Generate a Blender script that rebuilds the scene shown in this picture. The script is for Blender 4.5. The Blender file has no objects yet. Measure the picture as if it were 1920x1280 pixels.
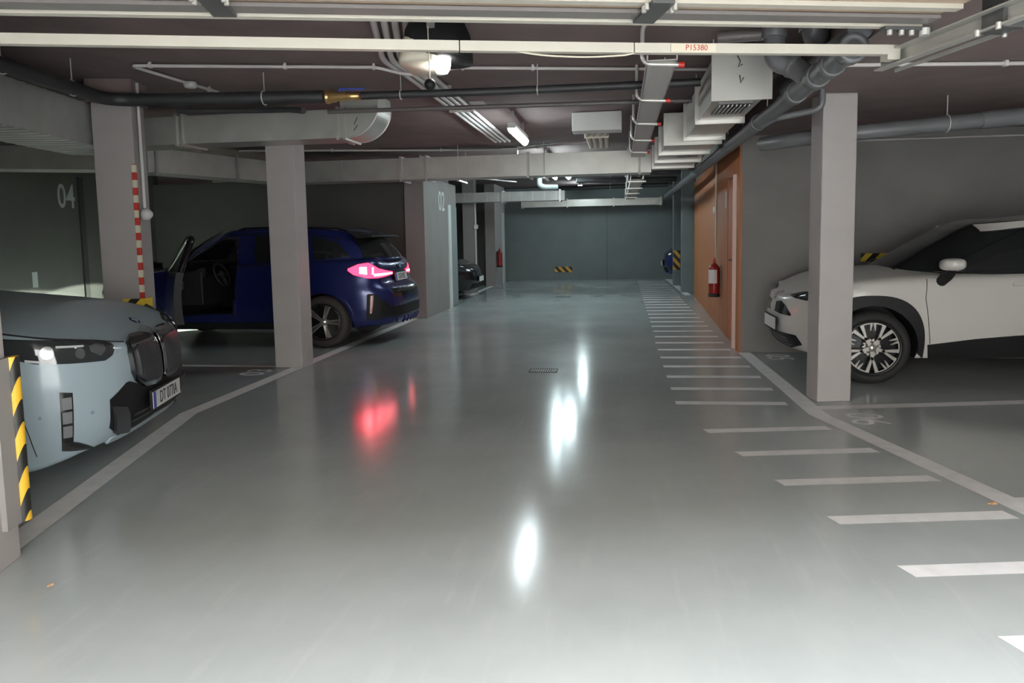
import bpy, bmesh, math, random
import numpy as np
from mathutils import Vector, Matrix
random.seed(7)
SC = bpy.context.scene
COL = SC.collection
R = math.radians
PI = math.pi

# ------------------------------------------------------------------ materials
def mat(name, col, rough=0.5, metal=0.0, emit=None, estr=0.0, coat=0.0, spec=0.5):
    m = bpy.data.materials.new(name); m.use_nodes = True
    b = m.node_tree.nodes['Principled BSDF']
    b.inputs['Base Color'].default_value = (*col, 1)
    b.inputs['Roughness'].default_value = rough
    b.inputs['Metallic'].default_value = metal
    b.inputs['Specular IOR Level'].default_value = spec
    b.inputs['Coat Weight'].default_value = coat
    b.inputs['Coat Roughness'].default_value = 0.04
    if emit:
        b.inputs['Emission Color'].default_value = (*emit, 1)
        b.inputs['Emission Strength'].default_value = estr
    return m

def noisy(m, scale=6.0, amount=0.25, bump=0.0, bscale=60.0, stretch=(1, 1, 1), rough_amt=0.0, detail=5):
    """mottle a material's own colour with object-space noise, plus an optional fine bump"""
    nt = m.node_tree; b = nt.nodes['Principled BSDF']
    tc = nt.nodes.new('ShaderNodeTexCoord'); mp = nt.nodes.new('ShaderNodeMapping')
    mp.inputs['Scale'].default_value = stretch
    nt.links.new(tc.outputs['Object'], mp.inputs['Vector'])
    n = nt.nodes.new('ShaderNodeTexNoise'); n.inputs['Scale'].default_value = scale; n.inputs['Detail'].default_value = detail
    nt.links.new(mp.outputs['Vector'], n.inputs['Vector'])
    c = b.inputs['Base Color'].default_value[:3]
    r = nt.nodes.new('ShaderNodeValToRGB')
    r.color_ramp.elements[0].position = 0.3; r.color_ramp.elements[1].position = 0.7
    r.color_ramp.elements[0].color = (*[x * (1 - amount) for x in c], 1)
    r.color_ramp.elements[1].color = (*[min(1, x * (1 + amount)) for x in c], 1)
    nt.links.new(n.outputs['Fac'], r.inputs['Fac']); nt.links.new(r.outputs['Color'], b.inputs['Base Color'])
    if rough_amt:
        mr = nt.nodes.new('ShaderNodeMapRange'); r0 = b.inputs['Roughness'].default_value
        mr.inputs['To Min'].default_value = max(0.02, r0 - rough_amt); mr.inputs['To Max'].default_value = min(1, r0 + rough_amt)
        nt.links.new(n.outputs['Fac'], mr.inputs['Value']); nt.links.new(mr.outputs['Result'], b.inputs['Roughness'])
    if bump:
        n2 = nt.nodes.new('ShaderNodeTexNoise'); n2.inputs['Scale'].default_value = bscale; n2.inputs['Detail'].default_value = 3
        nt.links.new(mp.outputs['Vector'], n2.inputs['Vector'])
        bp = nt.nodes.new('ShaderNodeBump'); bp.inputs['Strength'].default_value = bump; bp.inputs['Distance'].default_value = 0.01
        nt.links.new(n2.outputs['Fac'], bp.inputs['Height']); nt.links.new(bp.outputs['Normal'], b.inputs['Normal'])
    return m

def hazard(name, a, b_, period, axis=(1, 0, 1), rough=0.5):
    """diagonal two-colour stripes in object space"""
    m = bpy.data.materials.new(name); m.use_nodes = True; nt = m.node_tree; p = nt.nodes['Principled BSDF']
    p.inputs['Roughness'].default_value = rough
    tc = nt.nodes.new('ShaderNodeTexCoord'); d = nt.nodes.new('ShaderNodeVectorMath'); d.operation = 'DOT_PRODUCT'
    d.inputs[1].default_value = axis
    nt.links.new(tc.outputs['Object'], d.inputs[0])
    md = nt.nodes.new('ShaderNodeMath'); md.operation = 'FLOORED_MODULO'; md.inputs[1].default_value = period
    nt.links.new(d.outputs['Value'], md.inputs[0])
    gt = nt.nodes.new('ShaderNodeMath'); gt.operation = 'GREATER_THAN'; gt.inputs[1].default_value = period * 0.5
    nt.links.new(md.outputs[0], gt.inputs[0])
    mx = nt.nodes.new('ShaderNodeMix'); mx.data_type = 'RGBA'
    mx.inputs['A'].default_value = (*a, 1); mx.inputs['B'].default_value = (*b_, 1)
    nt.links.new(gt.outputs[0], mx.inputs['Factor']); nt.links.new(mx.outputs['Result'], p.inputs['Base Color'])
    return m

M = {}
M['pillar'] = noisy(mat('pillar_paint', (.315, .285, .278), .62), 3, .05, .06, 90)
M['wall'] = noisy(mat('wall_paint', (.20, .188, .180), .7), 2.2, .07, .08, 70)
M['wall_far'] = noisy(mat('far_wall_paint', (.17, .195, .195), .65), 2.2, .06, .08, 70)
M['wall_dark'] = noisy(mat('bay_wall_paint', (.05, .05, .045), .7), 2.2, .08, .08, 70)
M['ceil'] = noisy(mat('dark_ceiling', (.17, .127, .12), .85), 3, .12, .12, 50)
M['orange'] = noisy(mat('wood_cladding', (.36, .125, .04), .6), 5, .16, 0, 1, (3, 3, .25))
M['orange_door'] = noisy(mat('wood_door', (.44, .12, .035), .55), 5, .12, 0, 1, (3, 3, .25))
M['jamb'] = mat('pale_jamb', (.78, .56, .48), .5)
M['pale'] = mat('pale_trim', (.55, .58, .57), .5)
M['white'] = noisy(mat('marking_white', (.90, .90, .90), .45), 9, .08)
M['numwhite'] = mat('number_grey', (.33, .35, .34), .6)
M['num02'] = mat('number_white', (.55, .57, .56), .6)
M['galv'] = noisy(mat('galvanised', (.50, .49, .455), .38, .5), 3, .12, 0, 1, (1, 1, 1), .06)
M['galv2'] = noisy(mat('galvanised_dull', (.36, .36, .345), .5, .4), 3, .14, 0, 1, (1, 1, 1), .06)
M['rail'] = noisy(mat('cream_aluminium', (.50, .465, .40), .45, .2), 6, .05)
M['steel'] = mat('zinc_steel', (.72, .70, .66), .3, .5)
M['steel_dk'] = mat('dark_steel', (.10, .10, .10), .45, .6)
M['conduit'] = mat('grey_conduit', (.62, .575, .56), .5)
M['conduit_beige'] = mat('beige_conduit', (.55, .49, .40), .5)
M['whitebox'] = mat('white_plastic', (.68, .67, .64), .45)
M['greybox'] = mat('grey_box', (.50, .47, .45), .5)
M['blackpipe'] = noisy(mat('black_insulation', (.022, .022, .024), .55), 5, .2)
M['brownpipe'] = mat('brownish_pipe', (.11, .095, .09), .45)
M['drain'] = noisy(mat('grey_pvc', (.115, .115, .12), .42), 4, .12)
M['rubber'] = mat('rubber', (.016, .016, .016), .75)
M['blackplastic'] = mat('black_plastic', (.011, .011, .0115), .55, spec=.2)
M['gloss_black'] = mat('gloss_black', (.010, .010, .011), .14, coat=.5)
M['red'] = mat('extinguisher_red', (.27, .017, .016), .3)
M['redcap'] = mat('red_cap', (.55, .03, .02), .45)
M['brass'] = mat('brass', (.55, .36, .15), .35, .9)
M['blue'] = mat('blue_lever', (.03, .06, .30), .45)
M['yellow_black'] = hazard('hazard_tape', (.012, .011, .010), (.75, .44, .03), .21, (3.0, .8, -1.0))
M['hazard_panel'] = hazard('hazard_panel', (.02, .016, .012), (.72, .38, .05), .22, (1, 0, .9))
M['hazard_panel2'] = hazard('hazard_panel_two', (.012, .011, .01), (.85, .60, .05), .165, (1, 0, -.9))
M['red_white'] = hazard('barrier_tape', (.45, .03, .02), (.70, .66, .52), .136, (0, 0, 1))
M['foam'] = mat('grey_foam', (.26, .24, .235), .7)
M['lamp'] = mat('lamp_diffuser', (.9, .9, .88), .4, emit=(.84, .97, 1), estr=52)
M['lamp_far'] = mat('lamp_diffuser_far', (.9, .9, .88), .4, emit=(.78, .96, 1), estr=88)
M['lamp_dim'] = mat('lamp_diffuser_end', (.9, .9, .88), .4, emit=(1, .97, .92), estr=85)
M['cream'] = mat('cream_cover', (.60, .54, .44), .4)
M['flex'] = mat('pale_hose', (.26, .32, .31), .5)
M['wood_panel'] = noisy(mat('door_panel_tan', (.34, .25, .18), .5), 4, .1)
M['door_dark'] = mat('door_panel_frame', (.15, .135, .13), .5, .1)
M['door_blue'] = mat('door_panel_inner', (.14, .17, .18), .45, .2)
M['label'] = mat('label_cream', (.66, .58, .46), .5)
M['label_red'] = mat('label_text_red', (.35, .05, .03), .6)
M['paper'] = mat('label_white', (.75, .74, .72), .5)
M['grate'] = mat('drain_grate', (.05, .052, .05), .5, .5)
M['leaf'] = mat('dry_leaf', (.62, .36, .18), .7)
M['ink'] = mat('marker_ink', (.05, .05, .05), .7)

def make_floor_mat():
    m = mat('epoxy_floor', (.235, .25, .245), .24); nt = m.node_tree; b = nt.nodes['Principled BSDF']
    tc = nt.nodes.new('ShaderNodeTexCoord')
    n = nt.nodes.new('ShaderNodeTexNoise'); n.inputs['Scale'].default_value = .8; n.inputs['Detail'].default_value = 8; n.inputs['Roughness'].default_value = .6
    nt.links.new(tc.outputs['Object'], n.inputs['Vector'])
    rp = nt.nodes.new('ShaderNodeValToRGB'); e = rp.color_ramp.elements
    e[0].position = .3; e[0].color = (.35, .38, .38, 1); e[1].position = .72; e[1].color = (.44, .468, .462, 1)
    nt.links.new(n.outputs['Fac'], rp.inputs['Fac'])
    # faint tyre scuffs: stretched noise thresholded
    mp = nt.nodes.new('ShaderNodeMapping'); mp.inputs['Scale'].default_value = (9, 1.0, 1); mp.inputs['Rotation'].default_value = (0, 0, .5)
    nt.links.new(tc.outputs['Object'], mp.inputs['Vector'])
    n2 = nt.nodes.new('ShaderNodeTexNoise'); n2.inputs['Scale'].default_value = 1.6; n2.inputs['Detail'].default_value = 6
    nt.links.new(mp.outputs['Vector'], n2.inputs['Vector'])
    r2 = nt.nodes.new('ShaderNodeValToRGB'); r2.color_ramp.elements[0].position = .56; r2.color_ramp.elements[1].position = .75
    r2.color_ramp.elements[0].color = (0, 0, 0, 1); r2.color_ramp.elements[1].color = (.22, .22, .22, 1)
    nt.links.new(n2.outputs['Fac'], r2.inputs['Fac'])
    mx = nt.nodes.new('ShaderNodeMix'); mx.data_type = 'RGBA'; mx.inputs['B'].default_value = (.52, .53, .525, 1)
    nt.links.new(r2.outputs['Color'], mx.inputs['Factor']); nt.links.new(rp.outputs['Color'], mx.inputs['A'])
    nt.links.new(mx.outputs['Result'], b.inputs['Base Color'])
    mr = nt.nodes.new('ShaderNodeMapRange'); mr.inputs['To Min'].default_value = .10; mr.inputs['To Max'].default_value = .21
    nt.links.new(n.outputs['Fac'], mr.inputs['Value']); nt.links.new(mr.outputs['Result'], b.inputs['Roughness'])
    n3 = nt.nodes.new('ShaderNodeTexNoise'); n3.inputs['Scale'].default_value = 40; n3.inputs['Detail'].default_value = 2
    nt.links.new(tc.outputs['Object'], n3.inputs['Vector'])
    bp = nt.nodes.new('ShaderNodeBump'); bp.inputs['Strength'].default_value = .05; bp.inputs['Distance'].default_value = .004
    nt.links.new(n3.outputs['Fac'], bp.inputs['Height']); nt.links.new(bp.outputs['Normal'], b.inputs['Normal'])
    return m
M['floor'] = make_floor_mat()

# ------------------------------------------------------------------ mesh helpers
class MB:
    """collects simple shapes; build() links them as one mesh object"""
    def __init__(s): s.v = []; s.f = []; s.sm = []
    def add(s, vs, fs, smooth=False):
        o = len(s.v); s.v += [tuple(float(c) for c in p) for p in vs]
        s.f += [tuple(i + o for i in f) for f in fs]; s.sm += [smooth] * len(fs); return s
    def box(s, c, d, rz=0.0, mtx=None):
        m = mtx if mtx is not None else Matrix.Translation(c) @ Matrix.Rotation(rz, 4, 'Z')
        vs = [m @ Vector((x * d[0] / 2, y * d[1] / 2, z * d[2] / 2)) for x in (-1, 1) for y in (-1, 1) for z in (-1, 1)]
        return s.add(vs, [(0, 1, 3, 2), (4, 6, 7, 5), (0, 4, 5, 1), (2, 3, 7, 6), (0, 2, 6, 4), (1, 5, 7, 3)])
    def bb(s, lo, hi):
        return s.box([(a + b) / 2 for a, b in zip(lo, hi)], [abs(b - a) for a, b in zip(lo, hi)])
    def bar(s, p, q, w, h=None):
        """box-section bar from p to q, w wide and h high"""
        p, q = Vector(p), Vector(q); h = w if h is None else h
        d = q - p; L = d.length; d.normalize()
        up = Vector((0, 0, 1)) if abs(d.z) < .95 else Vector((0, 1, 0))
        x = d.cross(up).normalized(); z = x.cross(d)
        m = Matrix((x, d, z)).transposed().to_4x4(); m.translation = (p + q) / 2
        return s.box(None, (w, L, h), mtx=m)
    def tube(s, pts, r, n=12, caps=True):
        pts = [Vector(p) for p in pts]; rs = r if isinstance(r, (list, tuple)) else [r] * len(pts)
        rings = []; prev = None
        for i, p in enumerate(pts):
            d = ((pts[min(i + 1, len(pts) - 1)] - pts[max(i - 1, 0)])).normalized()
            if prev is None:
                a = Vector((0, 0, 1)) if abs(d.z) < .9 else Vector((1, 0, 0))
                x = d.cross(a).normalized()
            else:
                x = (prev - d * prev.dot(d)).normalized()
            prev = x; y = d.cross(x)
            rings.append([p + (x * math.cos(2 * PI * k / n) + y * math.sin(2 * PI * k / n)) * rs[i] for k in range(n)])
        vs = [v for rg in rings for v in rg]
        fs = [(i * n + k, i * n + (k + 1) % n, (i + 1) * n + (k + 1) % n, (i + 1) * n + k) for i in range(len(pts) - 1) for k in range(n)]
        s.add(vs, fs, True)
        if caps:
            s.add(rings[0], [tuple(range(n))]); s.add(rings[-1], [tuple(reversed(range(n)))])
        return s
    def lathe(s, prof, n=32, mtx=None, closed=False):
        """profile [(r, h)] turned about local z"""
        m = mtx or Matrix()
        vs = [m @ Vector((r * math.cos(2 * PI * k / n), r * math.sin(2 * PI * k / n), h)) for r, h in prof for k in range(n)]
        P = len(prof); rng = P if closed else P - 1
        fs = [(i * n + k, i * n + (k + 1) % n, ((i + 1) % P) * n + (k + 1) % n, ((i + 1) % P) * n + k) for i in range(rng) for k in range(n)]
        return s.add(vs, fs, True)
    def prism(s, poly, h0, h1, mtx=None):
        m = mtx or Matrix(); n = len(poly)
        vs = [m @ Vector((x, y, h0)) for x, y in poly] + [m @ Vector((x, y, h1)) for x, y in poly]
        fs = [tuple(reversed(range(n))), tuple(range(n, 2 * n))] + [(i, (i + 1) % n, n + (i + 1) % n, n + i) for i in range(n)]
        return s.add(vs, fs)
    def grid(s, P, smooth=True, wrap=False):
        P = np.asarray(P, float); a, b = P.shape[:2]
        fs = []
        for i in range(a if wrap else a - 1):
            j = (i + 1) % a
            for k in range(b - 1): fs.append((i * b + k, j * b + k, j * b + k + 1, i * b + k + 1))
        return s.add(P.reshape(-1, 3), fs, smooth)
    def build(s, name, m, parent=None, local=False, bevel=0.0, merge=False, loc=None):
        me = bpy.data.meshes.new(name); o = bpy.data.objects.new(name, me); COL.objects.link(o)
        vs = s.v
        if parent is not None:
            o.parent = parent
            if not local:
                inv = world_of(parent).inverted(); vs = [tuple(inv @ Vector(v)) for v in vs]
        elif loc is not None:
            o.location = loc; vs = [tuple(Vector(v) - Vector(loc)) for v in vs]
        me.from_pydata(vs, [], s.f)
        me.polygons.foreach_set('use_smooth', s.sm)
        me.materials.append(M[m] if isinstance(m, str) else m)
        bm = bmesh.new(); bm.from_mesh(me)
        if merge: bmesh.ops.remove_doubles(bm, verts=bm.verts, dist=1e-4)
        bmesh.ops.recalc_face_normals(bm, faces=bm.faces)
        bm.to_mesh(me); bm.free()
        if bevel:
            md = o.modifiers.new('bevel', 'BEVEL'); md.width = bevel; md.segments = 2; md.limit_method = 'ANGLE'; md.angle_limit = R(40)
        return o

def build_each(mb, name, m, parent, gap=.004):
    """one object per separate piece: islands whose boxes touch stay together"""
    n = len(mb.v); par = list(range(n))
    def find(i):
        while par[i] != i: par[i] = par[par[i]]; i = par[i]
        return i
    for f in mb.f:
        for k in f[1:]: par[find(k)] = find(f[0])
    isl = {}
    for i in range(n): isl.setdefault(find(i), []).append(i)
    boxes = [[set(v), np.array([mb.v[i] for i in v]).min(0), np.array([mb.v[i] for i in v]).max(0)] for v in isl.values()]
    merged = True
    while merged:
        merged = False
        for i in range(len(boxes)):
            for j in range(i + 1, len(boxes)):
                if np.all(boxes[i][1] - gap <= boxes[j][2]) and np.all(boxes[j][1] - gap <= boxes[i][2]):
                    boxes[i] = [boxes[i][0] | boxes[j][0], np.minimum(boxes[i][1], boxes[j][1]), np.maximum(boxes[i][2], boxes[j][2])]; del boxes[j]; merged = True; break
            if merged: break
    out = []
    for s, lo, hi in boxes:
        idx = sorted(s); mp = {i: k for k, i in enumerate(idx)}; q = MB(); q.v = [mb.v[i] for i in idx]
        for f, sm in zip(mb.f, mb.sm):
            if f[0] in mp: q.f.append(tuple(mp[i] for i in f)); q.sm.append(sm)
        out.append(q.build(name, m, parent))
    return out
def world_of(o):
    m = Matrix.Translation(o.location) @ o.rotation_euler.to_matrix().to_4x4() @ Matrix.Diagonal((*o.scale, 1))
    return world_of(o.parent) @ m if o.parent else m

def tag(o, label, cat, group=None, kind=None):
    o['label'] = label; o['category'] = cat
    if group: o['group'] = group
    if kind: o['kind'] = kind
    return o
def thing(name, label, cat, loc=(0, 0, 0), rz=0.0, group=None, kind=None):
    o = bpy.data.objects.new(name, None); COL.objects.link(o); o.empty_display_size = .2
    o.location = loc; o.rotation_euler = (0, 0, rz)
    return tag(o, label, cat, group, kind)
def mat_axes(o, x, y, z):
    m = Matrix((Vector(x), Vector(y), Vector(z))).transposed().to_4x4(); m.translation = Vector(o); return m
def text(name, body, size, m, parent, mtx, sx=1.0, extrude=.0008, bold=0.0, local=False, align='CENTER'):
    """lettering: mtx maps text x/y/z to world (or to the parent when local)"""
    cu = bpy.data.curves.new(name, 'FONT'); cu.body = body; cu.size = size; cu.extrude = extrude; cu.offset = bold
    cu.align_x = align; cu.align_y = 'CENTER'; cu.resolution_u = 4
    tmp = bpy.data.objects.new(name + '_t', cu); COL.objects.link(tmp)
    dg = bpy.context.evaluated_depsgraph_get(); me = bpy.data.meshes.new_from_object(tmp.evaluated_get(dg))
    bpy.data.objects.remove(tmp); bpy.data.curves.remove(cu)
    me.transform(Matrix.Diagonal((sx, 1, 1, 1)))
    M4 = mtx if local or parent is None else world_of(parent).inverted() @ mtx
    me.transform(M4); me.name = name
    me.materials.clear(); me.materials.append(M[m] if isinstance(m, str) else m)
    o = bpy.data.objects.new(name, me); COL.objects.link(o); o.parent = parent
    return o
def arc(c, r, a0, a1, n, plane='xz', y=0):
    return [(c[0] + r * math.cos(a0 + (a1 - a0) * k / (n - 1)), c[1] + r * math.sin(a0 + (a1 - a0) * k / (n - 1))) for k in range(n)]
def smooth_path(pts, rad=.08, n=6):
    """round the corners of a polyline"""
    pts = [Vector(p) for p in pts]; out = [pts[0]]
    for a, b, c in zip(pts, pts[1:], pts[2:]):
        d1 = (a - b); d2 = (c - b); r = min(rad, d1.length * .45, d2.length * .45)
        p, q = b + d1.normalized() * r, b + d2.normalized() * r
        for k in range(n + 1):
            t = k / n; out.append(p * (1 - t) ** 2 + b * 2 * t * (1 - t) + q * t * t)
    return out + [pts[-1]]
# the entrance part of the lane turns 15 degrees: e-frame (a across, b along)
E1 = Vector((math.cos(R(15)), math.sin(R(15)), 0)); E2 = Vector((-math.sin(R(15)), math.cos(R(15)), 0))
def ef(a, b, z=0.0):
    return E1 * a + E2 * b + Vector((0, 0, z))

# ------------------------------------------------------------------ the setting
H = 2.90
def poly_prism(name, pts, z0, z1, m, parent=None, bevel=0):
    return MB().prism([(p[0], p[1]) for p in pts], z0, z1).build(name, m, parent, bevel=bevel)
def struct(o, label, cat):
    return tag(o, label, cat, None, 'structure')
DL, DR, DB = -1.92, 3.3, -0.9            # garage door opening in the e-frame
floor = struct(poly_prism('floor', [ef(-9.2, DB - .3), ef(9.5, DB - .3), (9, 23.2, 0), (-9, 23.2, 0)], -.2, 0, 'floor'),
               'grey-green glossy epoxy floor of the garage with painted markings', 'floor')
struct(poly_prism('ceiling', [ef(-9.2, DB - .25), ef(9.5, DB - .25), (9, 23.2, 0), (-9, 23.2, 0)], H, H + .25, 'ceil'),
       'dark brown-black ceiling above the whole garage', 'ceiling')
struct(poly_prism('ceiling_soffit', [ef(2.0, 1.0), ef(8.4, 1.0), (7.5, 8.95, 0), (1.45, 8.95, 0), (1.45, 3.0, 0)], 2.55, H, 'ceil'),
       'lower dark soffit over the right-hand bays', 'ceiling')
struct(MB().bb((-8.8, 22.95, 0), (8, 23.15, H)).build('wall_back', 'wall_far'), 'plain grey-green end wall closing the lane', 'wall')
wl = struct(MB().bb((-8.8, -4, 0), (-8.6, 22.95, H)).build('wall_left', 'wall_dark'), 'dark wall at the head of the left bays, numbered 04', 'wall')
struct(MB().bb((7.5, -2, 0), (7.7, 22.95, H)).build('wall_right', 'wall'), 'grey wall at the far right side', 'wall')
struct(MB().bb((-8.6, 10.62, .0), (-8.57, 10.72, 2.5)).build('trim_1', 'rubber'), 'black vertical joint in the dark wall right of number 04', 'trim')
struct(MB().box(ef((DL - 7.4 + DL) / 2 , DB - .1, 1.45), (7.4, .2, 2.9), R(15)).build('wall_front_left', 'wall'), 'wall left of the garage door opening', 'wall')
struct(MB().box(ef((DR + 9.0) / 2, DB - .1, 1.45), (9.0 - DR, .2, 2.9), R(15)).build('wall_front_right', 'wall'), 'wall right of the garage door opening', 'wall')
struct(MB().box(ef((DL + DR) / 2, DB - .1, 2.72), (DR - DL, .2, .36), R(15)).build('lintel', 'wall'), 'lintel over the garage door opening', 'wall')
struct(MB().box(ef(-2.3, 1.3, 1.45), (.76, 4.4, 2.9), R(15)).build('wall_near_left', 'pillar', bevel=.006), 'pale grey wall end at the left edge, with a striped corner guard', 'wall')
# partition that carries number 02
wp = MB(); wp.bb((-3.72, 12.43, 0), (-3.37, 14.97, 2.5))
w02 = struct(wp.build('wall_partition', 'wall', bevel=.004), 'grey partition wall between bays, numbered 02', 'wall')
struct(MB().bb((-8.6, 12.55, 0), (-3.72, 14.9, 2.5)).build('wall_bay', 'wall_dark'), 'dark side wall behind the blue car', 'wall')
struct(MB().bb((-8.6, 12.7, 2.5), (-3.5, 14.9, H)).build('beam', 'ceil'), 'dark beam on top of the partition numbered 02', 'beam')
d2 = struct(MB().bb((-3.37, 14.40, .02), (-3.352, 14.93, 2.05)).build('door_2', 'wall_far'), 'flush grey door in the partition numbered 02', 'door')
jb = MB(); jb.bb((-3.37, 14.18, .0), (-3.345, 14.40, 2.07)); jb.build('door_frame', 'pale', d2)
# orange store room on the right
core = [(1.43, 8.9), (2.25, 8.9), (2.25, 9.5), (7.5, 9.5), (7.5, 16.9), (1.72, 16.9)]
struct(poly_prism('wall_storeroom', core, 0, H, 'wall', bevel=.004), 'grey wall of the store room facing the right bays', 'wall')
def ox(y): return 1.41 + (y - 8.9) * .0361           # left face of the cladding
cl = struct(poly_prism('wall_orange', [(ox(10.12), 10.12), (ox(10.12) + .02, 10.12), (ox(16.93) + .02, 16.93), (ox(16.93), 16.93)], 0, 2.55, 'orange'),
            'orange-brown wooden wall of the store room along the lane', 'wall')
cv = MB(); cv.prism([(ox(8.9), 8.9), (ox(8.9) + .02, 8.9), (ox(10.12) + .02, 10.12), (ox(10.12), 10.12)], 2.13, 2.55)
cv.prism([(ox(8.9), 8.88), (ox(8.9) + .03, 8.88), (ox(9.16) + .02, 9.16), (ox(9.16), 9.16)], 0, 2.13)
cv.build('wall_orange_corner', 'orange', cl)
d1 = struct(poly_prism('door_1', [(ox(9.26) + .008, 9.26), (ox(9.26) + .03, 9.26), (ox(10.12) + .03, 10.12), (ox(10.12) + .008, 10.12)], 0.01, 2.10, 'orange_door'),
            'orange wooden door in the store room wall, pale jamb on its right', 'door')
MB().prism([(ox(9.16) - .035, 9.185), (ox(9.16) + .02, 9.16), (ox(9.26) + .02, 9.26), (ox(9.26) - .035, 9.26)], 0, 2.13).build('door_frame', 'jamb', d1)
hb = MB(); hb.tube([(ox(9.34) + .01, 9.34, 1.09), (ox(9.34) - .05, 9.34, 1.09), (ox(9.46) - .05, 9.46, 1.09)], .011, 8); hb.box((ox(9.34), 9.34, 1.06), (.014, .045, .2))
hb.build('door_handle', 'steel_dk', d1)
text('door_number', '1', .30, 'label', d1, mat_axes((ox(10.26) - .006, 10.26, 1.86), (0, -1, 0), (0, 0, 1), (-1, 0, 0)), 1.2, extrude=.003, bold=.012)
# pillars
def pillar(name, c, d, h, label, rz=0, pm='pillar'):
    m = Matrix.Translation(c) @ Matrix.Rotation(rz, 4, 'Z') @ Matrix.Translation((0, 0, h / 2))
    o = MB().box(None, (d[0], d[1], h), mtx=m).build(name, pm, bevel=.008, loc=(c[0], c[1], 0)); return struct(o, label, 'pillar')
pillar('pillar', (1.772, 6.44, 0), (.285, .22), 2.55, 'square grey pillar in front of the white car', R(10))
pillar('pillar', (-3.695, 7.79, 0), (.325, .30), H, 'grey pillar standing in front of the blue car')
c_ = ef(-2.783, 7.15); pillar('pillar', (c_.x, c_.y, 0), (.345, .30), 2.70, 'grey pillar behind the light blue car, red and white tape on its edge', R(15))
struct(MB().box(ef(-2.783, 7.15, 2.80), (.40, .36, .2), R(15)).build('trim_3', 'ceil'), 'dark block between the pillar behind the light blue car and the ceiling', 'trim')
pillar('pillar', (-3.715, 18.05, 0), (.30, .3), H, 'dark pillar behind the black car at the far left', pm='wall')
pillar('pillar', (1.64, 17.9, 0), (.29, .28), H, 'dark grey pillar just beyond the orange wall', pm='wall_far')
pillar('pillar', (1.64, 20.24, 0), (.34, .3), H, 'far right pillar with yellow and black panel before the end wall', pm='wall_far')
struct(MB().bb((-3.77, 20.46, 0), (-3.485, 22.3, H)).build('wall_far_left', 'pillar'), 'pale wall end at the far left, carrying an extinguisher', 'wall')
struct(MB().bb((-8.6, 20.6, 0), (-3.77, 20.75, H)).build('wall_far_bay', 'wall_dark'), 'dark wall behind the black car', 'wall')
struct(MB().bb((-3.485, 21.7, 0), (-3.46, 22.05, 2.12)).build('door_3', 'pale'), 'narrow pale door at the far left before the end wall', 'door')
struct(MB().bb((-.36, 22.935, 0), (-.35, 22.952, 2.3)).build('trim_2', 'wall_dark'), 'thin vertical joint in the end wall', 'trim')
# wall numbers
text('bay_number', '04', .52, 'numwhite', wl, mat_axes((-8.597, 10.37, 2.165), (0, 1, 0), (0, 0, 1), (1, 0, 0)), .72, bold=.006)
text('bay_number', '02', .52, 'num02', w02, mat_axes((-3.367, 13.72, 2.10), (0, 1, 0), (0, 0, 1), (1, 0, 0)), .98, bold=.004)
MB().bb((-8.6, 9.58, .80), (-8.597, 9.68, 1.03)).build('bay_mark', 'numwhite', wl)

# painted markings, children of the floor
def strip(mb, pts, z=.0022):
    n = len(pts); mb.add([(p[0], p[1], z) for p in pts], [tuple(range(n))])
mk = MB()
for k in range(29):
    y = 6.20 + .570 * k
    dx = .0085 * k if y > 10 else 0
    x0, x1 = .475 + .35 * dx, min(1.392 + .012 * (k > 0), 1.352 + .0 * k if 9 < y < 17 else 1.39)
    if 8.6 < y < 17.2: x1 = min(x1 + 0, ox(y) - .03)
    strip(mk, [(x0, y - .0625), (x1, y + -.0625 + .03), (x1, y + .0625 + .03), (x0, y + .0625)])
for k in range(9):
    b = 4.97 - .558 * k
    strip(mk, [ef(1.975 + .006, b - .054), ef(2.886, b - .054 - .075), ef(2.880, b + .054 - .075), ef(1.968, b + .054)])
mk.build('walkway_stripes', 'white', floor)
ln = MB()
strip(ln, [(-3.525, 20.4), (-3.67, 20.4), (-3.67, 5.526), (-3.525, 5.547)])
q = [ef(-1.97, 6.27), ef(-2.115, 6.287), ef(-2.115, 3.2), ef(-1.97, 3.2)]; strip(ln, [(-3.525, 5.547), (-3.67, 5.526), q[2], q[3]])
strip(ln, [(1.474, 5.888), (1.62, 5.92), (1.553, 8.88), (1.41, 8.88)])
strip(ln, [(1.474, 5.888), ef(2.945, 5.2), ef(2.935, -.5), ef(3.075, -.5), ef(3.085, 5.2), (1.62, 5.92)])
strip(ln, [(1.50, 16.95), (1.64, 16.95), (1.62, 22.9), (1.42, 22.9)])
ln.build('lane_lines', 'white', floor)
bl = MB()
strip(bl, z=.0014, pts=[(1.62, 6.03), (3.9, 6.47), (3.9, 6.60), (1.60, 6.16)])
strip(bl, z=.0014, pts=[(2.06, 3.97), (5.0, 4.55), (5.0, 4.69), (2.04, 4.10)])
strip(bl, z=.0014, pts=[(-8.4, 7.665), (-3.67, 7.665), (-3.67, 7.76), (-8.4, 7.76)])
strip(bl, z=.0014, pts=[(-8.4, 12.3), (-3.67, 12.3), (-3.67, 12.4), (-8.4, 12.4)])
bl.build('bay_lines', 'white', floor)
def floor_num(s, x, y, xd, yd, size=.40):
    text('bay_number', s, size, 'white', floor, mat_axes((x, y, .0022), xd, yd, (0, 0, 1)), .95, extrude=.0004)
floor_num('06', 1.86, 5.76, (-.05, -.998, 0), (.998, -.05, 0))
floor_num('05', 1.80, 8.55, (0, -1, 0), (1, 0, 0))
floor_num('03', -3.93, 7.36, (0, 1, 0), (-1, 0, 0))

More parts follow.
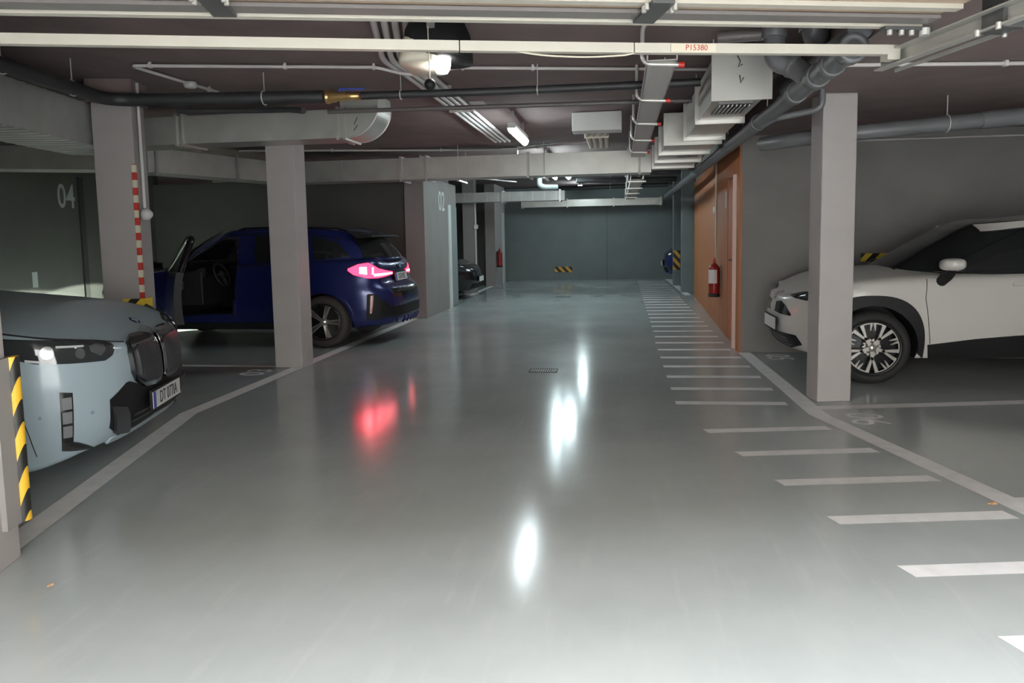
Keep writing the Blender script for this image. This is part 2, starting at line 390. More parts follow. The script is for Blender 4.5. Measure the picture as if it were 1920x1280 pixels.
# ------------------------------------------------------------------ guards, plates, drain, litter
g = thing('corner_guard', 'yellow and black striped foam guard on the near left wall corner', 'corner guard', ef(-1.92, 3.5, .17))
a0 = ef(-1.905, 3.515)
MB().tube([(a0.x, a0.y, .172), (a0.x, a0.y, .94)], .034, 20).build('striped_edge', 'yellow_black', g)
MB().box(ef(-1.908, 3.43, .555), (.024, .12, .77), R(15)).build('backing_pad', 'foam', g)
g = thing('corner_guard', 'yellow and black guard at the foot of the pillar behind the light blue car', 'corner guard', ef(-2.61, 7.0, .3))
gm = MB(); gm.box(ef(-2.69, 6.988, .62), (.185, .026, .62), R(15)); gm.box(ef(-2.597, 7.06, .62), (.026, .17, .62), R(15))
gm.build('striped_pad', 'hazard_panel2', g)
t = MB(); t.box(ef(-2.622, 6.993, 1.535), (.028, .012, 1.23), R(15)); t.box(ef(-2.605, 7.005, 1.535), (.008, .03, 1.23), R(15))
tag(t.build('edge_tape', 'red_white', loc=ef(-2.62, 7.0, .92)), 'red and white striped tape down the pillar edge', 'tape')
def plate(c, w, h, m, label, name='hazard_plate'):
    o = MB().box(c, (w, .02, h)).build(name, m, bevel=.004, loc=c); tag(o, label, 'hazard plate')
plate((-1.73, 22.938, .333), .56, .17, 'hazard_panel', 'yellow and black striped plate low on the end wall')
plate((3.22, 9.49, 1.095), .52, .10, 'hazard_panel2', 'yellow and black striped plate on the wall behind the white car')
plate((1.555, 20.08, .69), .19, .52, 'hazard_panel', 'upright yellow and black panel on the far right pillar')
def drain(x, y, label, w=.30, h=.22):
    d = thing('floor_drain', label, 'drain', (x, y, 0)); fr = MB()
    for s in (-1, 1):
        fr.box((x + s * (w / 2 - .012), y, .0035), (.024, h, .005)); fr.box((x, y + s * (h / 2 - .012), .0035), (w, .024, .005))
    fr.build('frame', 'grate', d)
    s = MB()
    for k in range(11): s.box((x - w / 2 + .03 + k * (w - .06) / 10, y, .003), (.011, h - .04, .004))
    s.build('grating', 'galv2', d); MB().box((x, y, .0008), (w, h, .001)).build('pit', 'rubber', d)
drain(-.80, 7.61, 'square metal floor drain in the middle of the lane'); drain(-1.27, 16.75, 'small distant floor drain near the end wall', .36, .25)
def leaf(x, y, r, rz, label):
    P = [(math.cos(a) * r * (1 + .25 * math.cos(3 * a)), math.sin(a) * r * .45, .004 + .006 * abs(math.sin(2 * a))) for a in np.linspace(0, 2 * PI, 14)[:-1]]
    m = Matrix.Translation((x, y, .003)) @ Matrix.Rotation(rz, 4, 'Z')
    vs = [m @ Vector(p) for p in P] + [m @ Vector((0, 0, .012))]
    o = MB().add(vs, [(k, (k + 1) % 13, 13) for k in range(13)]).build('fallen_leaf', 'leaf', loc=(x, y, 0)); tag(o, label, 'leaf')
leaf(1.925, 3.985, .035, .6, 'small orange leaf beside the right lane line')
leaf(-2.384, 2.625, .02, 1.6, 'tiny dry leaf on the floor near the left wall end')

# ------------------------------------------------------------------ fire extinguishers
def extinguisher(x, y, z, out, label, label_m=True):
    """out: unit vector away from the wall"""
    e = thing('fire_extinguisher', label, 'fire extinguisher', (x, y, z)); o = Vector(out); c = Vector((x, y, z)) + o * .095
    m = Matrix.Translation(c)
    MB().lathe([(0, 0), (.078, 0), (.082, .012), (.082, .40), (.074, .44), (.045, .475), (.026, .485), (.026, .50)], 28, m).build('cylinder', 'red', e)
    MB().lathe([(.0835, .0), (.0835, .05), (.07, .051)], 28, m).build('foot_ring', 'rubber', e)
    side = Vector((-o.y, o.x, 0))
    h = MB(); h.lathe([(.02, .49), (.024, .53), (.012, .545), (.0, .545)], 16, m)
    h.bar(c + Vector((0, 0, .545)), c + side * .12 + Vector((0, 0, .575)), .018, .012); h.bar(c + Vector((0, 0, .525)), c + side * .11 + Vector((0, 0, .52)), .018, .01)
    h.build('valve_and_lever', 'redcap', e)
    p = [c + Vector((0, 0, .52)) - side * .02, c + Vector((0, 0, .51)) - side * .09, c + Vector((0, 0, .42)) - side * .105, c + Vector((0, 0, .15)) - side * .1]
    MB().tube(smooth_path(p, .05), .011, 8).build('hose', 'rubber', e)
    if label_m:
        a0 = math.atan2(-.93, -.36); P = [[c + Vector((math.cos(a) * .0832, math.sin(a) * .0832, zz)) for zz in (.20, .40)] for a in np.linspace(a0 - 1.05, a0 + .75, 14)]
        MB().grid(P).build('paper_label', 'paper', e)
    b = MB(); b.box(Vector((x, y, z + .3)) + o * .007, (.012, .05, .32), math.atan2(o.y, o.x)); b.build('wall_bracket', 'steel_dk', e)
extinguisher(ox(10.95) - .001, 10.95, .49, (-.9993, .036, 0), 'red fire extinguisher with white label on the orange wall')
extinguisher(-3.484, 20.62, .53, (1, 0, 0), 'distant red fire extinguisher at the far left wall end', False)
cd = thing('wall_conduit', 'thin pale conduit with round box running down the orange wall', 'conduit', (ox(11.6), 11.6, 1.0))
MB().tube([(ox(11.6) - .012, 11.6, 1.0), (ox(11.6) - .016, 11.6, 2.5)], .016, 8).build('tube', 'conduit_beige', cd)
MB().lathe([(0, 0), (.06, 0), (.06, .03), (.04, .05), (0, .05)], 20, mat_axes((ox(11.65) - .002, 11.65, 1.78), (0, 1, 0), (0, 0, 1), (-1, 0, 0))).build('junction_box', 'whitebox', cd)

# ------------------------------------------------------------------ services under the ceiling
def clip(mb, p, r, d):
    """saddle clip around a conduit at p, d = run direction"""
    d = Vector(d).normalized(); mb.bar(Vector(p) - d * .012, Vector(p) + d * .012, r * 2.7, r * 2.9)
    mb.bar(Vector(p) + Vector((0, 0, r)), Vector((p[0], p[1], min(p[2] + r * 2.4, H if p[2] > 2.7 else p[2] + r * 2))), r * 1.2)
def conduit(name, label, pts, r=.0135, clips=(), m='conduit', cat='conduit', rad=.06, group=None):
    t = thing(name, label, cat, pts[0], group=group)
    MB().tube(smooth_path(pts, rad), r, 10).build('tube', m, t)
    if clips:
        cm = MB()
        for p, d in clips: clip(cm, p, r, d)
        build_each(cm, 'saddle_clip', m, t)
    return t
def lerp(a, b, t): return Vector(a) * (1 - t) + Vector(b) * t
zc = 2.868
A0, A1 = Vector((-3.90, 5.50, zc)), Vector((1.1, 6.80, zc))
tt = lambda x: (x - A0.x) / (A1.x - A0.x)
pts = [(-3.80, 6.64, zc), A0, lerp(A0, A1, tt(-2.0)), lerp(A0, A1, tt(-1.78)) + Vector((0, 0, -.055)), lerp(A0, A1, tt(-1.60)) + Vector((0, 0, -.06)), lerp(A0, A1, tt(-1.36)), A1]
ca = conduit('ceiling_conduit', 'pale conduit crossing the ceiling ahead of the black pipe, bent back at its left end', pts,
             clips=[(lerp(A0, A1, tt(x)), A1 - A0) for x in (-3.75, -2.72, -2.02, -1.30, -.72, .3)] + [((-3.82, 6.52, zc), (0, 1, 0))])
jb = MB(); jb.lathe([(0, 0), (.055, 0), (.06, -.03), (.05, -.05), (0, -.055)], 8, Matrix.Translation((-3.845, 6.25, zc + .018))); jb.build('junction_box', 'whitebox', ca)
conduit('ceiling_conduit', 'pale straight conduit on the soffit over the white car', [(1.48, 5.20, 2.532), (4.6, 5.78, 2.532)],
        clips=[((1.80, 5.26, 2.532), (1, .19, 0)), ((2.565, 5.40, 2.532), (1, .19, 0)), ((3.4, 5.56, 2.532), (1, .19, 0))])
cb = conduit('ceiling_conduit', 'pale conduit above the long cross duct, with a small round box at its middle', [(-6.0, 11.0, zc), (-1.80, 12.2, zc), (-.45, 11.45, zc)], .016,
             clips=[((-4.6, 11.4, zc), (1, .28, 0)), ((-2.9, 11.885, zc), (1, .28, 0)), ((-1.3, 11.93, zc), (1, -.5, 0))])
jb = MB(); jb.bb((-1.93, 12.1, 2.78), (-1.66, 12.26, 2.89)); jb.lathe([(.05, 0), (.045, -.08), (.02, -.1), (0, -.1)], 12, Matrix.Translation((-1.76, 12.14, 2.78))); jb.build('junction_box', 'whitebox', cb)
conduit('wall_conduit', 'thin pale conduit along the top of the wall behind the white car', [(2.3, 9.47, 2.515), (6.5, 9.47, 2.515)], .012)
c0 = ef(-2.57, 7.06)
cw = conduit('wall_conduit', 'white conduit down the pillar behind the light blue car, ending in a round box', [(c0.x, c0.y, 2.88), (c0.x, c0.y, 1.76)], .014, m='whitebox')
MB().lathe([(0, 0), (.052, 0), (.056, .03), (.05, .055), (.02, .085), (0, .085)], 16, mat_axes((c0.x - .01, c0.y - .02, 1.70), tuple(E2), (0, 0, 1), tuple(E1))).build('lamp_switch_box', 'whitebox', cw)
ck = conduit('wall_conduit', 'pale conduit with white box down the far left dark pillar', [(-3.545, 17.9, 2.3), (-3.545, 17.9, .55)], .02)
MB().box((-3.52, 17.88, 1.67), (.09, .07, .1)).build('junction_box', 'whitebox', ck)
# four parallel conduits that follow the lane bend
for k in range(4):
    o = -.105 + .07 * k
    mats = ['conduit', 'whitebox', 'whitebox', 'conduit'][k]
    b0, b1 = ef(-.205 + o, 5.0, 2.862), ef(-.205 + o, 6.05, 2.862)
    p = [b0 + E2 * -3.2, b1, (-1.73 + o, b1.y + .35, 2.862), (-1.73 + o, 11.0, 2.862)]
    conduit('cable_conduit', ['leftmost', 'second from the left', 'third from the left', 'rightmost'][k] + ' of the four conduits running side by side along the ceiling', p, .024,
            clips=[((-1.73 + o, y, 2.862), (0, 1, 0)) for y in (7.0, 8.1)], m=mats, rad=.3, group='four conduits side by side on the ceiling')
# black insulated pipe and the thin brownish pipe behind it
def hanger(mb, p, r, top):
    p = Vector(p); mb.tube([p + Vector((0, 0, r)), (p.x, p.y, top)], .005, 6)
    mb.tube([p + Vector((math.cos(a) * 0, math.cos(a) * (r + .006), math.sin(a) * (r + .006))) for a in np.linspace(0, 2 * PI, 17)], .006, 6)
def pipe(name, label, pts, r, m, hangers=(), top=H, rad=.12, collars=(), cat='pipe', group=None, n=16, into=None):
    t = into or thing(name, label, cat, pts[0], group=group); MB().tube(smooth_path(pts, rad), r, n).build(name if into else 'tube', m, t)
    if hangers:
        h = MB()
        for p in hangers: hanger(h, p, r, top)
        build_each(h, 'hanger', 'steel', t)
    if collars:
        c = MB()
        for p, d, rr, L in collars:
            d = Vector(d).normalized(); c = c; c.tube([Vector(p) - d * L / 2, Vector(p) - d * L * .46, Vector(p) + d * L * .46, Vector(p) + d * L / 2], [rr * .96, rr, rr, rr * .96], n)
        build_each(c, 'pipe_socket', m, t)
    return t
pipe('insulated_pipe', 'thick black insulated pipe along the upper left, turning across the lane', [(-4.00, 3.6, 2.66), (-4.36, 5.83, 2.675), (-3.95, 5.95, 2.68), (-2.55, 6.18, 2.685)], .055, 'blackpipe',
     [(-4.14, 4.49, 2.662), (-4.27, 5.30, 2.67), (-3.06, 6.10, 2.683)], rad=.3)
pipe('insulated_pipe', 'black pipe crossing the lane to the right of the brass valve', [(-2.22, 6.22, 2.685), (-1.0, 6.31, 2.685), (.68, 6.33, 2.685)], .034, 'blackpipe',
     [(-1.87, 6.25, 2.685), (-.68, 6.32, 2.685), (.39, 6.33, 2.685)])
pipe('insulated_pipe', 'black pipe end sagging below the main black pipe left of the valve', [(-3.9, 6.12, 2.61), (-3.15, 6.22, 2.60), (-2.80, 6.05, 2.565), (-2.64, 5.95, 2.53)], .026, 'blackpipe', rad=.2)
v = thing('ball_valve', 'brass ball valve with blue lever joining the black pipes', 'valve', (-2.54, 6.19, 2.685))
vm = MB(); d = Vector((.31, .03, 0)).normalized(); p0 = Vector((-2.53, 6.19, 2.685))
vm.tube([p0, p0 + d * .03, p0 + d * .032, p0 + d * .085, p0 + d * .087, p0 + d * .18, p0 + d * .182, p0 + d * .30], [.06, .062, .052, .05, .040, .043, .034, .034], 14); vm.build('valve_body', 'brass', v)
lv = MB(); lv.bar(p0 + d * .13 + Vector((0, 0, .035)), p0 + d * .13 + Vector((0, 0, .062)), .025, .025); lv.bar(p0 + d * .12 + Vector((0, 0, .06)), p0 + d * .34 + Vector((0, 0, .055)), .03, .016); lv.build('lever', 'blue', v)
pipe('thin_pipe', 'thin brownish pipe crossing the lane just behind the black pipe', [(-2.85, 7.0, 2.70), (.70, 7.25, 2.70)], .022, 'brownpipe')
# galvanised ducts
def duct_run(mb, fl, p, q, w, h, n_fl=1, ft=.03):
    """rectangular duct centre line p->q with angle-iron flanges"""
    p, q = Vector(p), Vector(q); mb.bar(p, q, w, h); d = (q - p).normalized()
    for k in range(n_fl):
        c = p + (q - p) * ((k + .5) / n_fl); fl.bar(c - d * .016, c + d * .016, w + 2 * ft, h + 2 * ft)
def seams(mb, p, q, w, h, step=.32):
    """flat cross-break ribs on the sides of a duct"""
    p, q = Vector(p), Vector(q); d = (q - p).normalized(); L = (q - p).length; k = step
    while k < L:
        c = p + d * k; mb.bar(c - d * .006, c + d * .006, w + .006, h + .006); k += step
t = thing('air_duct', 'large galvanised duct at the upper left running beside the black pipe', 'duct', (-5.0, 4.6, 2.42))
mb, fl = MB(), MB(); p, q = Vector((-4.46, 3.2, 2.50)), Vector((-5.18, 6.80, 2.52))
mb.bar(p, q, .62, .36); rbm = MB()
for k in range(26): c = p + (q - p) * ((k + .5) / 26); rbm.bar(c - (q - p).normalized() * .02, c + (q - p).normalized() * .02, .60, .372)
rbm.build('seam_ribs', 'galv', t); dd = (q - p).normalized(); c = Vector((-4.74, 4.62, 2.508)); fl.bar(c - dd * .05, c - dd * .02, .67, .41); fl.bar(c + dd * .02, c + dd * .05, .67, .41)
mb.build('duct_body', 'galv2', t); build_each(fl, 'flange', 'galv', t)
t = thing('air_duct', 'galvanised duct across the left bays ending in a rounded elbow', 'duct', (-4.5, 7.4, 2.48))
mb, fl = MB(), MB(); x0, x1, yf, yb, z0, z1 = -5.35, -2.80, 7.20, 7.62, 2.47, 2.76
mb.bb((x0, yf, z0), (x1, yb, z1))
for x in (-4.62, -4.55, -2.83, -2.76): fl.bb((x - .012, yf - .022, z0 - .022), (x + .012, yb + .022, z1 + .022))
mb.build('duct_body', 'galv', t); build_each(fl, 'flange', 'galv', t)
prof = [(x1, z0)] + [(x1 + .06 + .34 * math.sin(a), z1 + .03 - (z1 + .03 - z0) * math.cos(a)) for a in np.linspace(0, PI / 2, 20)] + [(-2.40, H - .01), (x1, H - .01)]
el = MB(); el.prism([(x, z) for x, z in prof], 0, yb - yf, mat_axes((0, yb, 0), (1, 0, 0), (0, 0, 1), (0, -1, 0))); el.build('elbow', 'galv', t)
rb = MB(); rb.tube([(x, yf, z) for x, z in prof[1:21]], .008, 6); rb.tube([(x, yb, z) for x, z in prof[1:21]], .008, 6); build_each(rb, 'elbow_seam', 'steel', t)
sc_ = MB(); sc_.tube([(-2.62, yf - .004, 2.67), (-2.655, yf - .004, 2.60), (-2.62, yf - .004, 2.59), (-2.66, yf - .004, 2.54)], .004, 5); sc_.build('pen_mark', 'ink', t)
t = thing('air_duct', 'long galvanised duct crossing the lane in front of the 02 partition', 'duct', (-1.5, 11.9, 2.38))
mb, fl, se = MB(), MB(), MB()
y0, y1, z0, z1 = 11.62, 12.12, 2.385, 2.73
mb.bb((-5.75, y0, z0), (.51, y1, z1))
for x in (-5.75, -5.45, -3.52, -3.09, -1.42, .33): fl.bb((x - .018, y0 - .03, z0 - .03), (x + .018, y1 + .03, z1 + .03))
for x in np.arange(-5.2, .3, .335):
    if not (-3.52 < x < -3.09): se.bb((x - .006, y0 - .004, z0 - .002), (x + .006, y1 + .004, z1 + .004))
mb.bar((-5.7, 11.87, 2.555), (-6.6, 9.3, 2.57), .5, .33); mb.bar((-6.6, 9.35, 2.57), (-8.3, 8.6, 2.58), .5, .3)
dd = Vector((-.9, -2.57, 0)).normalized()
for k in (1.2, 2.6): c = Vector((-5.7, 11.87, 2.56)) + dd * k; fl.bar(c - dd * .02, c + dd * .02, .56, .39)
mb.build('duct_body', 'galv', t); build_each(fl, 'flange', 'galv2', t); se.build('seam_ribs', 'galv', t)
hg = MB()
for x in (-1.16, -2.55): hg.tube([(x, y0 - .05, z0 - .04), (x, y0 - .05, H)], .005, 6); hg.tube([(x, y1 + .05, z0 - .04), (x, y1 + .05, H)], .005, 6); hg.bb((x - .02, y0 - .08, z0 - .055), (x + .02, y1 + .08, z0 - .032))
build_each(hg, 'hanger', 'steel', t)
t = thing('air_duct', 'flanged galvanised duct running along the lane at the upper right', 'duct', (.92, 8, 2.45))
mb, fl, gr, gd = MB(), MB(), MB(), MB()
zb = 2.45
for ya, yb_ in ((5.80, 7.03), (7.03, 8.24)):
    mb.bb((.74, ya, zb + .02), (1.115, yb_, 2.80))
    for y in (ya + .012, yb_ - .012): fl.bb((.705, y - .014, zb - .015), (1.15, y + .014, 2.835))
mb.bb((.74, 8.24, zb + .02), (1.115, 8.56, 2.80)); mb.bb((.55, 8.56, zb + .015), (1.125, 12.3, 2.76))
for y in (8.575, 9.6, 9.66, 10.65, 10.71, 11.6): fl.bb((.515, y - .014, zb - .02), (1.16, y + .014, 2.795))
for y in (6.35, 9.98):
    gd.bb((.80, y - .26, zb + .008), (1.06, y + .26, zb + .02))
    for k in range(8): gr.box(None, (.006, .2, .03), mtx=Matrix.Translation((.815 + k * .033, y - .11, zb + .006)) @ Matrix.Rotation(.6, 4, 'Y')); gr.box(None, (.006, .2, .03), mtx=Matrix.Translation((.815 + k * .033, y + .12, zb + .006)) @ Matrix.Rotation(.6, 4, 'Y'))
mb.build('duct_body', 'galv', t); build_each(fl, 'flange', 'steel', t); gd.build('grille_recess', 'steel_dk', t); gr.build('grille_blades', 'galv', t)
pm = MB(); pm.tube([(.89, 5.796, 2.77), (.915, 5.796, 2.72), (.90, 5.796, 2.68), (.93, 5.796, 2.70)], .005, 5); pm.tube([(.91, 5.796, 2.62), (.92, 5.796, 2.56), (.94, 5.796, 2.60)], .005, 5); build_each(pm, 'pen_mark', 'ink', t)
hg = MB()
for x, y in ((.72, 5.83), (1.13, 5.83), (.72, 7.05), (1.13, 7.9)): hg.tube([(x, y, zb), (x, y, H)], .005, 6)
build_each(hg, 'hanger', 'steel', t)
for nm, lab, (xa, xb, y, za, zb2) in (('air_duct', 'distant brownish duct over the far left bays', (-5.6, -1.27, 17.5, 2.26, 2.49)), ('air_duct', 'bright distant duct just in front of the end wall', (-2.96, 1.3, 22.3, 2.28, 2.49))):
    t = thing(nm, lab, 'duct', ((xa + xb) / 2, y, za)); mb, fl, se = MB(), MB(), MB(); mb.bb((xa, y, za), (xb, y + .4, zb2))
    for x in np.arange(xa + .02, xb, 1.4): fl.bb((x - .02, y - .03, za - .03), (x + .02, y + .43, zb2 + .03))
    for x in np.arange(xa + .2, xb, .28): se.bb((x - .006, y - .004, za), (x + .006, y + .2, zb2 + .003))
    mb.build('duct_body', 'galv2' if y < 20 else 'galv', t); build_each(fl, 'flange', 'galv', t); se.build('seam_ribs', 'galv', t)
# cable tray with C hooks
t = thing('cable_tray', 'grey cable tray along the lane hung on hooks with red end caps', 'cable tray', (.30, 7, 2.58))
tr = MB(); tr.bb((.20, 5.1, 2.60), (.395, 11.4, 2.606))
for x in (.20, .395): tr.bb((x - .004, 5.1, 2.60), (x + .004, 11.4, 2.64))
tr.build('tray', 'greybox', t)
for k in range(5):
    y = 5.18 + 1.37 * k
    P = [(.165, y, H), (.165, y, 2.60), (.41, y, 2.585)] if k else [(.40, y, 2.89), (.17, y, 2.88), (.165, y, 2.60), (.41, y, 2.585)]
    hk = MB().tube(smooth_path(P, .07), .016, 8).build('hook', 'steel', t)
    MB().tube([(.41, y, 2.585), (.45, y, 2.583)], .020, 10).build('end_cap', 'redcap', hk)
t = thing('cable_tray', 'lower distant continuation of the cable tray beyond the cross duct', 'cable tray', (.33, 15, 2.33))
tr = MB(); tr.bb((.21, 12.4, 2.33), (.42, 19.5, 2.34)); tr.bb((.205, 12.4, 2.33), (.215, 19.5, 2.40)); tr.bb((.415, 12.4, 2.33), (.425, 19.5, 2.40))
tr.build('tray', 'greybox', t)
h = MB()
for y in (12.7, 14.6, 16.5, 18.4): h.bb((.16, y, 2.31), (.47, y + .04, 2.33)); h.tube([(.165, y + .02, 2.31), (.165, y + .02, H)], .008, 6)
build_each(h, 'hook', 'steel', t)
# white box and four beige conduits
tag(MB().bb((-.545, 8.85, 2.675), (.045, 9.15, 2.893)).build('ceiling_box', 'whitebox', bevel=.006, loc=(-.25, 9, 2.675)), 'white rectangular box under the ceiling left of the cable tray', 'box')
for k in range(4):
    x = -.42 + .085 * k
    conduit('beige_conduit', ['leftmost', 'second from left', 'third from left', 'rightmost'][k] + ' of the four beige conduits behind the white ceiling box', [(x, 9.15, 2.80), (x, 11.6, 2.80)], .031, m='conduit_beige',
            clips=[((x, 10.2, 2.80), (0, 1, 0))], group='four beige conduits behind the white box')
tag(MB().box((-1.52, 8.0, 2.892), (.16, .22, .014)).build('ceiling_plate', 'greybox', loc=(-1.52, 8, 2.89)), 'small pale rectangular plate fixed to the ceiling right of the four conduits', 'plate')
# big grey drain pipes on the right
dx, dz = 1.25, 2.415
PJ = Vector((dx, 5.25, dz))
dp = pipe('drain_pipe', 'thick grey drain pipe running along the orange wall, capped at its near end', [(dx, 4.22, dz), (dx, 19.6, dz - .03)], .064, 'drain',
     [(dx, 6.5, dz), (dx, 9.0, dz), (dx, 11.4, dz)], collars=[((dx, 4.26, dz), (0, 1, 0), .078, .10), ((dx, 4.62, dz), (0, 1, 0), .076, .10), ((dx, 4.95, dz), (0, 1, 0), .078, .12), ((dx, 5.5, dz), (0, 1, 0), .077, .10), ((dx, 6.9, dz), (0, 1, 0), .076, .12), ((dx, 8.6, dz), (0, 1, 0), .076, .10)])
MB().lathe([(0, .0), (.04, 0), (.044, .008), (.05, .008), (.054, 0), (.078, 0), (.078, .03)], 24, mat_axes((dx, 4.205, dz), (1, 0, 0), (0, 0, 1), (0, 1, 0))).build('pipe_cap', 'drain', dp)
pipe('branch_pipe', '', [(1.06, 5.3, 2.90), (1.06, 5.3, 2.60), (1.19, 5.25, 2.545), (dx, 5.12, dz + .02)], .070, 'drain', rad=.1, into=dp,
     collars=[((1.06, 5.3, 2.80), (0, 0, 1), .084, .09), ((1.065, 5.3, 2.67), (0, 0, -1), .080, .04), ((1.17, 5.26, 2.555), (.13, -.05, -.06), .081, .05)])
pipe('drain_elbow', 'rounded grey pipe elbow hanging from the ceiling above the capped pipe', [(1.33, 5.35, 2.90), (1.335, 5.35, 2.775), (1.44, 5.6, 2.79)], .085, 'drain', rad=.12, collars=[((1.33, 5.35, 2.84), (0, 0, 1), .10, .08)])
pipe('drain_pipe', 'second grey pipe end with cap, above and behind the first', [(1.38, 4.55, 2.60), (1.38, 6.4, 2.61)], .06, 'drain', collars=[((1.38, 4.58, 2.60), (0, 1, 0), .074, .1)])
pipe('slim_branch', '', [(1.60, 6.15, 2.56), (1.60, 6.15, 2.40), (1.27, 6.3, 2.36), (1.25, 6.7, 2.36)], .026, 'drain', rad=.07, into=dp)
pipe('drain_pipe', 'grey drain pipe crossing high over the white car to the right edge', [(1.37, 7.3, 2.27), (1.55, 6.76, 2.24), (2.2, 6.68, 2.28), (4.8, 6.68, 2.45)], .066, 'drain',
     [(1.80, 6.70, 2.25), (2.74, 6.68, 2.315)], top=2.55, rad=.3, collars=[((3.25, 6.68, 2.349), (1, 0, .065), .074, .5)])
pipe('black_pipe', 'short black pipe between the cable tray and the grey branch pipe', [(.70, 5.42, 2.81), (1.0, 5.36, 2.80)], .042, 'brownpipe')
# far clutter
pipe('flexible_hose', 'pale flexible hose elbow under the cross duct', [(-1.45, 13.6, 2.52), (-1.45, 13.55, 2.36), (-1.36, 13.5, 2.32), (-1.12, 13.6, 2.32)], .05, 'flex', rad=.1)
for (xa, ya, xb, yb_, z, lab) in ((-1.0, 14.2, 1.2, 14.6, 2.62, 'dark pipe across the far ceiling, nearest of three'), (-.9, 16.0, 1.25, 16.3, 2.60, 'dark pipe across the far ceiling, middle of three'), (-1.6, 18.6, 1.2, 18.2, 2.60, 'dark pipe across the far ceiling, farthest of three')):
    pipe('distant_pipe', lab, [(xa, ya, z), (xb, yb_, z)], .055, 'blackpipe', [((xa + xb) / 2, (ya + yb_) / 2, z) for _ in (0,)])
conduit('ceiling_conduit', 'slanting pale conduit above the 02 partition', [(-3.0, 13.2, 2.55), (-2.2, 15.8, 2.6)], .012)
# lamps
def batten(x, y0, y1, z, m, label, w=.10):
    t = thing('strip_lamp', label, 'lamp', (x, (y0 + y1) / 2, z)); MB().bb((x - w * .45, y0, z + .045), (x + w * .45, y1, z + .11)).build('housing', 'whitebox', t)
    hr = MB(); [hr.tube([(x, yy, z + .10), (x, yy, H)], .006, 6) for yy in (y0 + .15, y1 - .15)]; build_each(hr, 'suspension_rod', 'steel', t)
    P = [(x + math.cos(a) * w * .5, z + .05 + math.sin(a) * .065) for a in np.linspace(PI, 2 * PI, 9)]
    MB().prism(P, y0 + .01, y1 - .01, mat_axes((0, 0, 0), (1, 0, 0), (0, 0, 1), (0, 1, 0))).build('diffuser', m, t)
batten(-1.21, 8.40, 9.60, 2.63, 'lamp', 'lit strip lamp under the ceiling, left of the white box')
batten(-1.20, 12.25, 13.4, 2.70, 'lamp_far', 'lit strip lamp hidden behind the long cross duct')
batten(-1.08, 15.2, 16.2, 2.66, 'lamp_far', 'right one of the two distant lit strip lamps side by side')
batten(-1.37, 15.2, 16.2, 2.66, 'lamp_far', 'left one of the two distant lit strip lamps side by side', .08)
batten(-1.05, 20.3, 21.4, 2.74, 'lamp_far', 'farthest strip lamp, just before the end wall')
# ------------------------------------------------------------------ overhead garage door, rails and opener
t = thing('garage_door', 'opened overhead garage door with tan panels lying under the ceiling', 'garage door', ef(.2, 1.5, 2.4))  # leaf, cross rail and track: positions and sizes scaled down about the camera
def slab(mb, a, b, z, d): return mb.box(ef(a, b, z), d, R(15))
slab(MB(), .22, 1.30, 2.425, (4.24, 3.95, .026)).build('door_leaf', 'wood_panel', t)
for b, z, w_ in ((3.28, 2.400, .043), (2.75, 2.393, .036), (3.02, 2.405, .05)): slab(MB(), .22, b, z, (4.24, w_, .026)).build('panel_rail', 'rail', t)
for b, w_ in ((3.18, .094), (2.66, .12)): slab(MB(), .22, b, 2.399, (4.24, w_, .016)).build('dark_band', 'door_dark', t)
for a in (-.81, .985):
    hb_ = slab(MB(), a, 3.095, 2.384, (.094, .29, .014)).build('hinge', 'steel_dk', t); n_ = MB()
    for s in (-1, 1):
        for b in (2.99, 3.03): n_.tube([ef(a + s * .06, b, 2.388), ef(a + s * .06, b, 2.362)], .010, 8)
    build_each(n_, 'bolt', 'steel', hb_, .001)
rob = slab(MB(), 2.26, 3.26, 2.376, (.24, .045, .016)).build('roller_bracket', 'steel_dk', t); n_ = MB()
for a in (2.17, 2.23, 2.28, 2.345): n_.tube([ef(a, 3.25, 2.378), ef(a, 3.25, 2.346)], .012 if a < 2.3 else .024, 10)
build_each(n_, 'roller', 'steel', rob, .0)
t = thing('door_cross_rail', 'cream horizontal rail across the end of the garage door tracks, with a sticker', 'rail', ef(.5, 3.57, 2.35))
z = 2.35; rb_ = lambda a: 3.57 - .017 * abs(a - .7)
for a0_, a1_ in ((-2.2, .177), (.183, 1.03), (1.036, 2.35)): MB().bar(ef(a0_, rb_(a0_), z), ef(a1_, rb_(a1_), z), .043, .047).build('rail_section', 'rail', t)
stk = slab(MB(), 1.33, rb_(1.33) - .024, z, (.23, .003, .039)).build('sticker', 'label', t)
text('sticker_text', 'P15380', .038, 'label_red', stk, mat_axes(ef(1.345, rb_(1.33) - .0262, z), tuple(E1), (0, 0, 1), tuple(-E2)), 1.0)
tag(MB().tube(smooth_path([ef(.42, 3.56, 2.335), ef(.58, 3.56, 2.312), ef(.80, 3.56, 2.305), ef(1.0, 3.56, 2.318), ef(1.06, 3.56, 2.335)], .1), .0045, 8).build('sagging_cable', 'conduit_beige', loc=ef(.4, 3.56, 2.33)), 'thin pale cable sagging just below the cream door rail', 'cable')
t = thing('door_track', 'galvanised door track running back from the right end of the cream rail', 'rail', ef(2.45, 2.6, 2.3))
mb = MB(); mb.bar(ef(2.45, 3.73, 2.324), ef(2.45, 1.0, 2.324), .010, .073); mb.bar(ef(2.43, 3.73, 2.292), ef(2.43, 1.0, 2.292), .047, .008); mb.bar(ef(2.42, 3.64, 2.363), ef(2.42, 1.0, 2.363), .06, .007); mb.bar(ef(2.53, 3.73, 2.292), ef(2.53, 1.0, 2.292), .010, .017)
mb.build('track', 'galv', t)
bk = slab(MB(), 2.475, 2.93, 2.354, (.103, .12, .146)).build('bracket', 'steel_dk', t); n_ = MB()
